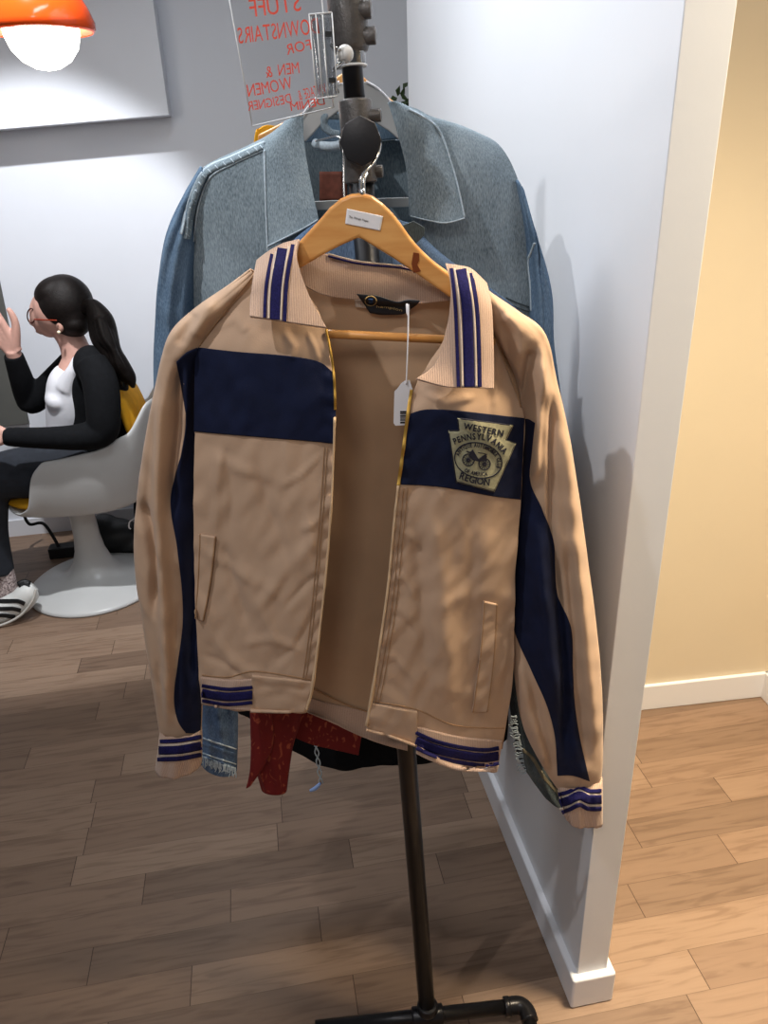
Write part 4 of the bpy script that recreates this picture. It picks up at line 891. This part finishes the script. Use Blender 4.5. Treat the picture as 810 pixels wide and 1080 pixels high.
# shell: local frame, forward = fwd
yaw = math.radians(186); fwd = Vector((math.cos(yaw), math.sin(yaw), 0)); sid = Vector((-math.sin(yaw), math.cos(yaw), 0))
def rimz(a):     # a: 0 front .. PI back
    t = abs(a)/PI
    k = [(0, .425), (.28, .43), (.34, .45), (.42, .60), (.46, .64), (.58, .66), (.72, .70), (.84, .80), (1, .83)]
    for i in range(len(k)-1):
        if t <= k[i+1][0]:
            f = (t-k[i][0])/(k[i+1][0]-k[i][0]); f = f*f*(3-2*f); return k[i][1]+(k[i+1][1]-k[i][1])*f
    return .86
NS = 96; NV = 24; sv_ = []
for j in range(NV+1):
    t = j/NV
    for i in range(NS):
        a = -PI+2*PI*i/NS; zr = rimz(a); s_ = abs(math.cos(a)); ca = math.cos(a); sa = math.sin(a)
        rx = .27; ry = .255
        ex = math.copysign(abs(ca)**.75, ca)*rx; ey = math.copysign(abs(sa)**.75, sa)*ry
        # profile: flat pan then wall
        if t < .4: k_ = t/.4*.86; z = .398+.012*(t/.4)**2
        else: w = (t-.4)/.6; k_ = .86+.14*math.sin(w*PI/2); z = .41+(zr-.41)*w**1.3
        lean = max(0, z-.45)*(.22 if ca < 0 else 0)*s_
        sv_.append(cb+fwd*(ex*k_-lean-.045)+sid*(ey*k_*(1+.12*max(0, z-.42)))+Vector((0, 0, z)))
o = obj('shell', sv_, gridfaces(NS, NV, True)+[tuple(range(NS))], chairw, ch); solid(o, .012); 
b_ = o.modifiers.new('sub', 'SUBSURF'); b_.levels = 1; b_.render_levels = 1
merged('seat_cushion', [raw_ball(cb+fwd*.0+Vector((0, 0, .440)), (.27, .22, .040), (0, 0, yaw))], yel, ch, .01, 3)
from mathutils import Euler
def along(f_, s_, z_): return cb+fwd*f_+sid*s_+Vector((0, 0, z_))
merged('back_cushion', [raw_ball(along(-.275, 0, .70), (.030, .17, .18), (0, .20, yaw))], yel, ch, .01, 3)

# ------------------------------------------------------------------ seated person
pr = thing('person', 'seated person with dark ponytail, glasses, black cardigan and white top raising a hand', 'person', (cb.x, cb.y, .45))
YP = cb.y-.02
A = lambda x, y, Y, r: tuple(at(x, y, Y))+(r,)
def hand(wr, dirs, up, s=1.0):
    """wrist point, direction of the fingers, thumb direction"""
    d = Vector(dirs).normalized(); t = Vector(up); t = (t-d*t.dot(d)).normalized(); n = d.cross(t); wr = Vector(wr); R = []
    p = lambda a, b, c, r: tuple(wr+(d*a+t*b+n*c)*s)+(r*s,)
    for q in (-1, -.33, .33, 1):
        R.append(raw_wire([p(-.012, q*.008, 0, .016), p(.03, q*.018, 0, .013), p(.085, q*.028, 0, .0115)], 10, 3))
    for q, L in ((1, .072), (.33, .08), (-.33, .074), (-1, .058)):
        R.append(raw_wire([p(.078, q*.028, 0, .0098), p(.08+L*.5, q*.034, .004, .0088), p(.08+L*.8, q*.037, .014, .008), p(.08+L, q*.037, .024, .006)], 10, 3))
    R.append(raw_wire([p(.0, .010, 0, .016), p(.028, .036, 0, .014), p(.052, .056, 0, .0115), p(.078, .066, 0, .010), p(.100, .068, 0, .0065)], 10, 3))
    return R
sk = []
hc = at(63, 326, YP)
sk.append(raw_ball(hc, (.088, .074, .095), (0, .25, .0)))
sk.append(raw_ball(at(49, 330, YP+.015), (.055, .058, .078), (0, .25, 0)))
sk.append(raw_ball(at(52, 345, YP+.012), (.042, .045, .034), (0, .5, 0)))
sk.append(raw_ball(at(44, 346, YP+.02), (.020, .024, .024)))                    # chin/mouth
sk.append(raw_wire([A(37, 329, YP+.02, .009), A(34.5, 336, YP+.022, .010), A(33.5, 340, YP+.022, .011), A(37, 342, YP+.02, .010)], 10, 3))  # nose
sk.append(raw_ball(at(39.5, 346, YP+.018), (.009, .016, .005), (0, .3, 0)))     # lips
sk.append(raw_ball(at(40.5, 349.5, YP+.018), (.009, .015, .006), (0, .3, 0)))
sk.append(raw_ball(at(64, 343, YP-.068), (.014, .008, .024), (0, .2, 0)))       # ear
sk.append(raw_ball(at(63.5, 348, YP-.066), (.009, .007, .010)))
sk.append(raw_wire([A(68, 345, YP, .050), A(77, 362, YP, .048), A(84, 382, YP, .058)], 20, 4))   # neck
sk.append(raw_wire([A(86, 378, YP, .06), A(84, 400, YP, .082), A(86, 430, YP, .082), A(92, 468, YP, .09), A(95, 490, YP, .10)], 24, 5))  # torso
sk.append(raw_wire([A(80, 380, YP+.12, .04), A(62, 394, YP+.16, .036), A(44, 412, YP+.165, .034), A(33, 418, YP+.16, .032), A(24, 402, YP+.12, .030), A(13, 369, YP+.08, .027)], 16, 5))
sk += hand(at(13, 368, YP+.08), (-.42, -.1, .90), (.90, .0, .42), 1.25)
sk.append(raw_wire([A(99, 386, YP-.12, .035), A(106, 405, YP-.16, .036), A(109, 435, YP-.19, .036), A(106, 454, YP-.20, .034), A(84, 461, YP-.22, .030), A(50, 462, YP-.25, .026), A(14, 461, YP-.26, .023), A(6, 461, YP-.26, .022)], 16, 5))
sk += hand(at(6, 460, YP-.26), (-1, -.1, -.12), (0, .4, .7))
for dy in (-.09, .09):  # legs
    sk.append(raw_wire([A(98, 492, YP+dy, .085), A(50, 498, YP+dy-.02, .08), A(-8, 508, YP+dy-.04, .06), A(-12, 560, YP+dy-.05, .05), A(2, 620, YP+dy-.06, .032)], 16, 5))
merged('body', sk, skin, pr, .0045, 3)
# hair
hr = [raw_ball(at(69, 320, YP), (.094, .088, .098), (0, .25, 0)), raw_ball(at(76, 330, YP-.0), (.075, .080, .088), (0, .3, 0)), raw_ball(at(56, 307, YP-.005), (.066, .070, .046), (0, -.45, 0)),
      raw_ball(at(60, 325, YP-.052), (.030, .024, .045), (0, -.3, 0)), raw_ball(at(80, 340, YP-.02), (.05, .06, .045))]
merged('hair', hr, hairm, pr, .005, 3)
pt_ = [A(88, 326, YP-.03, .026), A(97, 324, YP-.04, .030), A(106, 338, YP-.06, .044), A(110, 355, YP-.07, .047), A(117, 372, YP-.09, .038), A(127, 386, YP-.10, .033), (*at(137, 398, YP-.10), .022), (*at(141, 409, YP-.10), .006)]
pr_ = [raw_wire(pt_, 20, 6)]
for k in range(16):
    ph = k*.7; pr_.append(raw_wire([A(104+5*math.sin(ph), 336, YP-.07-.028*math.cos(ph), .012), A(110+8*math.sin(ph), 355, YP-.09-.035*math.cos(ph), .012), A(115+7*math.sin(ph+1), 372, YP-.10-.03*math.cos(ph), .010), A(125+7*math.sin(ph), 387, YP-.11-.02*math.cos(ph), .009), A(135+7*math.sin(ph+.6), 402+7*math.cos(ph*1.3), YP-.10, .003)], 8, 5))
merged('ponytail', pr_, hairm, pr, .004, 1)
wire('hair_clip', [A(93, 330, YP-.075, .004), A(96, 337, YP-.085, .006), A(96, 345, YP-.085, .004)], .005, mat('silver clip', srgb(215, 215, 205), .25, metal=.7), pr, 10)
# glasses
def ringpts(cx_, cy_, rx, ry, Y, n=16): return [tuple(at(cx_+rx*math.cos(2*PI*i/n), cy_+ry*math.sin(2*PI*i/n), Y)) for i in range(n+1)]
tort = mat('tortoiseshell frame', srgb(60, 26, 18), .25, var=.5, vscale=150)
gl = wire('glasses', ringpts(33, 333, 4.2, 7.5, YP-.035), .0024, tort, pr, 8)
wire('rim', ringpts(35.5, 339, 2.6, 2.8, YP-.02), .002, tort, gl, 8)
wire('temple', [tuple(at(36, 337, YP-.055)), tuple(at(48, 337.5, YP-.078)), tuple(at(60, 338, YP-.086))], .0024, mat('red brown temple', srgb(130, 45, 25), .3), gl, 8)
v, f = raw_ball(at(62, 350.5, YP-.082), (.006, .006, .006), n=10); obj('earring', v, f, mat('pearl earring', srgb(230, 220, 190), .2), pr)
# white top
wt = [raw_wire([A(84, 396, YP, .080), A(79, 408, YP-.01, .094), A(78, 425, YP-.01, .096), A(78, 445, YP, .096), A(82, 470, YP, .102)], 28, 6),
      raw_ball(at(70, 417, YP), (.066, .115, .060)),
      raw_wire([A(80, 376, YP-.085, .010), A(77, 390, YP-.09, .022), A(72, 408, YP-.07, .045)], 10, 4)]
merged('white_top', wt, whitek, pr, .005, 14)
# cardigan: back, near side and both sleeves
cg = [raw_wire([A(93, 376, YP, .055), A(98, 390, YP-.005, .105), A(102, 410, YP-.005, .112), A(103, 435, YP, .110), A(103, 462, YP, .115), A(101, 478, YP, .10)], 28, 6),
      raw_ball(at(97, 385, YP-.10), (.062, .065, .068)), raw_ball(at(92, 384, YP+.12), (.06, .065, .065)),
      raw_wire([A(97, 382, YP-.12, .056), A(106, 405, YP-.16, .060), A(109, 435, YP-.19, .058), A(107, 455, YP-.20, .054), A(84, 461, YP-.22, .046), A(50, 462, YP-.25, .038), A(14, 461, YP-.26, .033), A(6, 460.5, YP-.26, .030)], 20, 6),
      raw_wire([A(82, 380, YP+.12, .056), A(62, 398, YP+.16, .052), A(36, 422, YP+.165, .050), A(29, 419, YP+.16, .046), A(22, 398, YP+.12, .042), A(14, 374, YP+.085, .034)], 20, 6)]
merged('cardigan', cg, blackk, pr, .006, 3)
# trousers
trz = [raw_ball(at(95, 487, YP), (.13, .17, .10))]
for dy in (-.09, .09):
    trz.append(raw_wire([A(98, 490, YP+dy, .10), A(50, 496, YP+dy-.02, .10), A(0, 503, YP+dy-.04, .085), A(-12, 520, YP+dy-.05, .075), A(-12, 560, YP+dy-.05, .068), A(-3, 604, YP+dy-.06, .062)], 20, 6))
merged('trousers', trz, trous, pr, .007, 4)
# sock and shoe
sockm = mat('patterned sock', srgb(222, 205, 200), .9, col2=srgb(70, 35, 40), vscale=130)
for dy, nm in ((-.09, 0), (.09, 1)):
    Yf = YP+dy-.06
    if nm == 0:
        merged('sock', [raw_wire([A(2, 596, Yf, .036), A(6, 612, Yf, .038), A(8, 628, Yf, .040)], 16, 5)], sockm, pr, .005, 2)
        Yf2 = 2.53
        v, f = raw_wire([A(36, 618, Yf2+.01, .020), A(31, 623, Yf2, .040), A(22, 634, Yf2-.01, .046), A(9, 641, Yf2-.02, .046), A(-6, 648, Yf2-.04, .042), A(-20, 655, Yf2-.06, .024)], 28, 8)
        shoe = obj('shoe', v, f, soleb, pr, bvh=True)
        for pts in ([(-4, 634), (8, 634), (19, 634), (26, 637)], [(-4, 642), (6, 642), (14, 642), (22, 644)], [(-4, 649), (4, 649), (10, 650), (16, 651)]):
            ribbon('stripe', pts, 4.2, ['shoe'], black, shoe, off=.003, thick=.002, n=14)
        ribbon('heel_tab', [(19, 617), (25, 614), (32, 616)], 6, ['shoe'], black, shoe, off=.004, thick=.002, n=10)
        wire('sole', [tuple(at(37.5, 622, Yf2-.02)), tuple(at(34, 634, Yf2-.042)), tuple(at(24, 647, Yf2-.055)), tuple(at(10, 656, Yf2-.07)), tuple(at(-10, 663, Yf2-.09))], .005, mat('dirty sole', srgb(190, 186, 178), .7), shoe, 8)

# ------------------------------------------------------------------ things by the back wall
wp = thing('wall_board', 'dark grey board on the back wall behind the raised hand', 'board', tuple(bwp(-30, 350, .02)))
q = [bwp(-120, 160, .016), bwp(-30, 160, .016), bwp(30, 447, .016), bwp(-120, 462, .016)]
prism('board', q, .014, panelm, wp, .002)
# plant on a little wall shelf, mostly behind the partition
ps = at(432, 110, 3.30)
shf = thing('wall_shelf', 'small white wall shelf under the plant behind the partition', 'shelf', (ps.x+.02, ps.y, ps.z-.16))
slab('board', (ps.x-.03, ps.y-.06), (ps.x+.25, ps.y-.02), .16, ps.z-.20, ps.z-.18, basem, shf)
pp_ = thing('potted_plant', 'dark green leafy plant showing beside the far edge of the partition', 'plant', (ps.x+.06, ps.y+.02, ps.z-.18))
lathe('pot', (ps.x+.07, ps.y+.04, ps.z-.18), [(.035, 0), (.04, .004), (.052, .09), (.055, .09), (.055, .1), (.048, .1)], potm, pp_, 24)
lv, lf = [], []
for k in range(120):
    c = Vector((ps.x+.045+random.gauss(0, .05), ps.y+random.gauss(.0, .035), ps.z-.03+random.gauss(0, .045))); d = Vector((random.uniform(-1, 1), random.uniform(-1, .4), random.uniform(-.4, 1))).normalized()
    n_ = d.orthogonal().normalized()*.014; L = random.uniform(.03, .05); o_ = len(lv); up_ = d.cross(n_)*.3
    lv += [c, c+d*L*.4+n_+up_, c+d*L, c+d*L*.4-n_+up_]; lf += [(o_, o_+1, o_+2), (o_, o_+2, o_+3)]
fo = obj('foliage', lv, lf, leafm, pp_, smooth=False); fo['kind'] = 'stuff'; solid(fo, .0006)
wire('stem', [(ps.x+.07, ps.y+.04, ps.z-.1), (ps.x+.05, ps.y+.0, ps.z-.02)], .003, leafm, pp_, 8, sub=1)
# coat stand with dark clothes, behind the tan sleeve
cs_ = fl(166, 578); cs_ = Vector((cs_.x, 3.1, 0)); cs_.x = at(168, 500, 3.1).x
st = thing('coat_stand', 'black coat stand half hidden behind the tan left sleeve', 'coat stand', tuple(cs_))
wire('pole', [tuple(cs_+Vector((0, 0, .02))), tuple(cs_+Vector((0, 0, at(160, 440, 3.1).z)))], .012, black, st, 12, sub=1)
lathe('base', cs_, [(.001, 0), (.14, 0), (.14, .015), (.02, .03), (.001, .03)], black, st, 32)
for (x, y) in ((140, 434), (150, 428), (140, 470)):
    wire('hook', [tuple(at(x, y, 3.08)), tuple(at(150, y+3, 3.09)), tuple(at(164, y+6, 3.1))], .007, black, st, 8)
bc = thing('black_coat', 'black coat bundled on the coat stand behind the tan sleeve', 'coat', tuple(at(160, 450, 2.9)))
tube('coat_body', [(150, 432, 172, 432, 3.02, .03), (146, 460, 178, 460, 3.02, .05), (143, 500, 180, 500, 3.02, .05), (142, 540, 182, 540, 3.02, .05), (146, 556, 180, 556, 3.02, .04)], blackk, bc, 32, 40, .003, sl_disp(4, 2, .02), cap=True)
bs = tube('pale_cloth', [(139, 496, 146, 496, 2.80, .01), (137, 510, 146, 510, 2.80, .015), (137, 524, 145, 527, 2.80, .012)], lblue, None, 16, 20, .002)
tag(bs, 'pale blue cloth end sticking out beside the tan left sleeve', 'cloth')
hkk = wire('white_hook', [tuple(at(x, y, 2.79)) for x, y in ((143, 546), (137, 550), (136, 556), (138, 558))], .003, white_paper, None, 8)
tag(hkk, 'small white hook shape under the pale blue cloth', 'hook')
# bag and box on the floor behind the chair
bgc = fl(118, 588); bag = thing('bag', 'black soft bag slumped on the floor behind the pedestal foot', 'bag', (bgc.x, bgc.y, 0))
merged('bag_body', [raw_ball((bgc.x, bgc.y+.06, .075), (.13, .09, .08)), raw_ball((bgc.x+.08, bgc.y+.06, .04), (.12, .08, .042)), raw_ball((bgc.x-.03, bgc.y+.06, .11), (.07, .07, .07))], black, bag, .01, 4)
wire('strap', [(bgc.x+.12, bgc.y, .03), (bgc.x+.17, bgc.y-.04, .012), (bgc.x+.22, bgc.y-.01, .02), (bgc.x+.2, bgc.y+.05, .04)], .008, black, bag, 8)
pbx = fl(67, 590); pbo = slab('power_box', (pbx.x-.06, pbx.y), (pbx.x+.07, pbx.y+.02), .06, 0, .05, black, None, .004)
tag(pbo, 'small black power box on the floor behind the chair', 'box')
cab = wire('cable', [(pbx.x-.02, pbx.y+.03, .045), (pbx.x-.06, pbx.y+.03, .16), (pbx.x-.12, pbx.y+.02, .17), (pbx.x-.13, pbx.y+.03, .25), (pbx.x-.09, pbx.y+.05, .32)], .007, black, None, 8)
tag(cab, 'black cable looping up from the power box behind the chair', 'cable')

# ------------------------------------------------------------------ light
W = bpy.data.worlds.new('world'); sc.world = W; W.use_nodes = True
W.node_tree.nodes['Background'].inputs[0].default_value = (.90, .93, 1.0, 1); W.node_tree.nodes['Background'].inputs[1].default_value = .17
def spot(name, loc, tgt, power, size, blend=.3, rad=.02, col=(1, 1, 1)):
    l = bpy.data.lights.new(name, 'SPOT'); l.energy = power; l.spot_size = math.radians(size); l.spot_blend = blend; l.shadow_soft_size = rad; l.color = col
    o = bpy.data.objects.new(name, l); COL.objects.link(o); o.location = loc; o.rotation_euler = (Vector(tgt)-Vector(loc)).to_track_quat('-Z', 'Y').to_euler(); return o
def area(name, loc, tgt, power, sx, sy, col=(1, 1, 1)):
    l = bpy.data.lights.new(name, 'AREA'); l.energy = power; l.shape = 'RECTANGLE'; l.size = sx; l.size_y = sy; l.color = col
    o = bpy.data.objects.new(name, l); COL.objects.link(o); o.location = loc; o.rotation_euler = (Vector(tgt)-Vector(loc)).to_track_quat('-Z', 'Y').to_euler(); return o
spot('spot_left_front', (-.80, .29, 2.7), (.2, 1.1, 1.4), 50, 60, .6, .022, (.96, .97, 1))
area('front_panel', (-.35, -.7, 2.6), (.1, 1.1, 1.3), 9, .5, .5, (1, .95, .90))
spot('spot_sitting', (-.9, 1.9, 2.7), (-.9-.25, 1.9+.80, 2.7-1.45), 185, 58, .35, .03, (.95, .97, 1))
area('wall_washer', (-.35, 1.5, 2.6), (.25, 1.5, 1.9), 20, .3, .8, (.90, .95, 1))
area('corridor_light', (.85, .95, 2.65), (.80, .98, 0), 33, .4, .4, (1, .83, .58)).data.spread = math.radians(84)
area('corridor_fill', (.9, 1.15, 2.65), (.75, 1.9, .6), 3.6, .4, .3, (1, .88, .72))
pl_ = bpy.data.lights.new('lamp_glow', 'POINT'); pl_.energy = 5; pl_.shadow_soft_size = .09; pl_.color = (1, .95, .88)
po = bpy.data.objects.new('lamp_glow', pl_); COL.objects.link(po); po.location = (lc.x, lc.y, lc.z-.11)
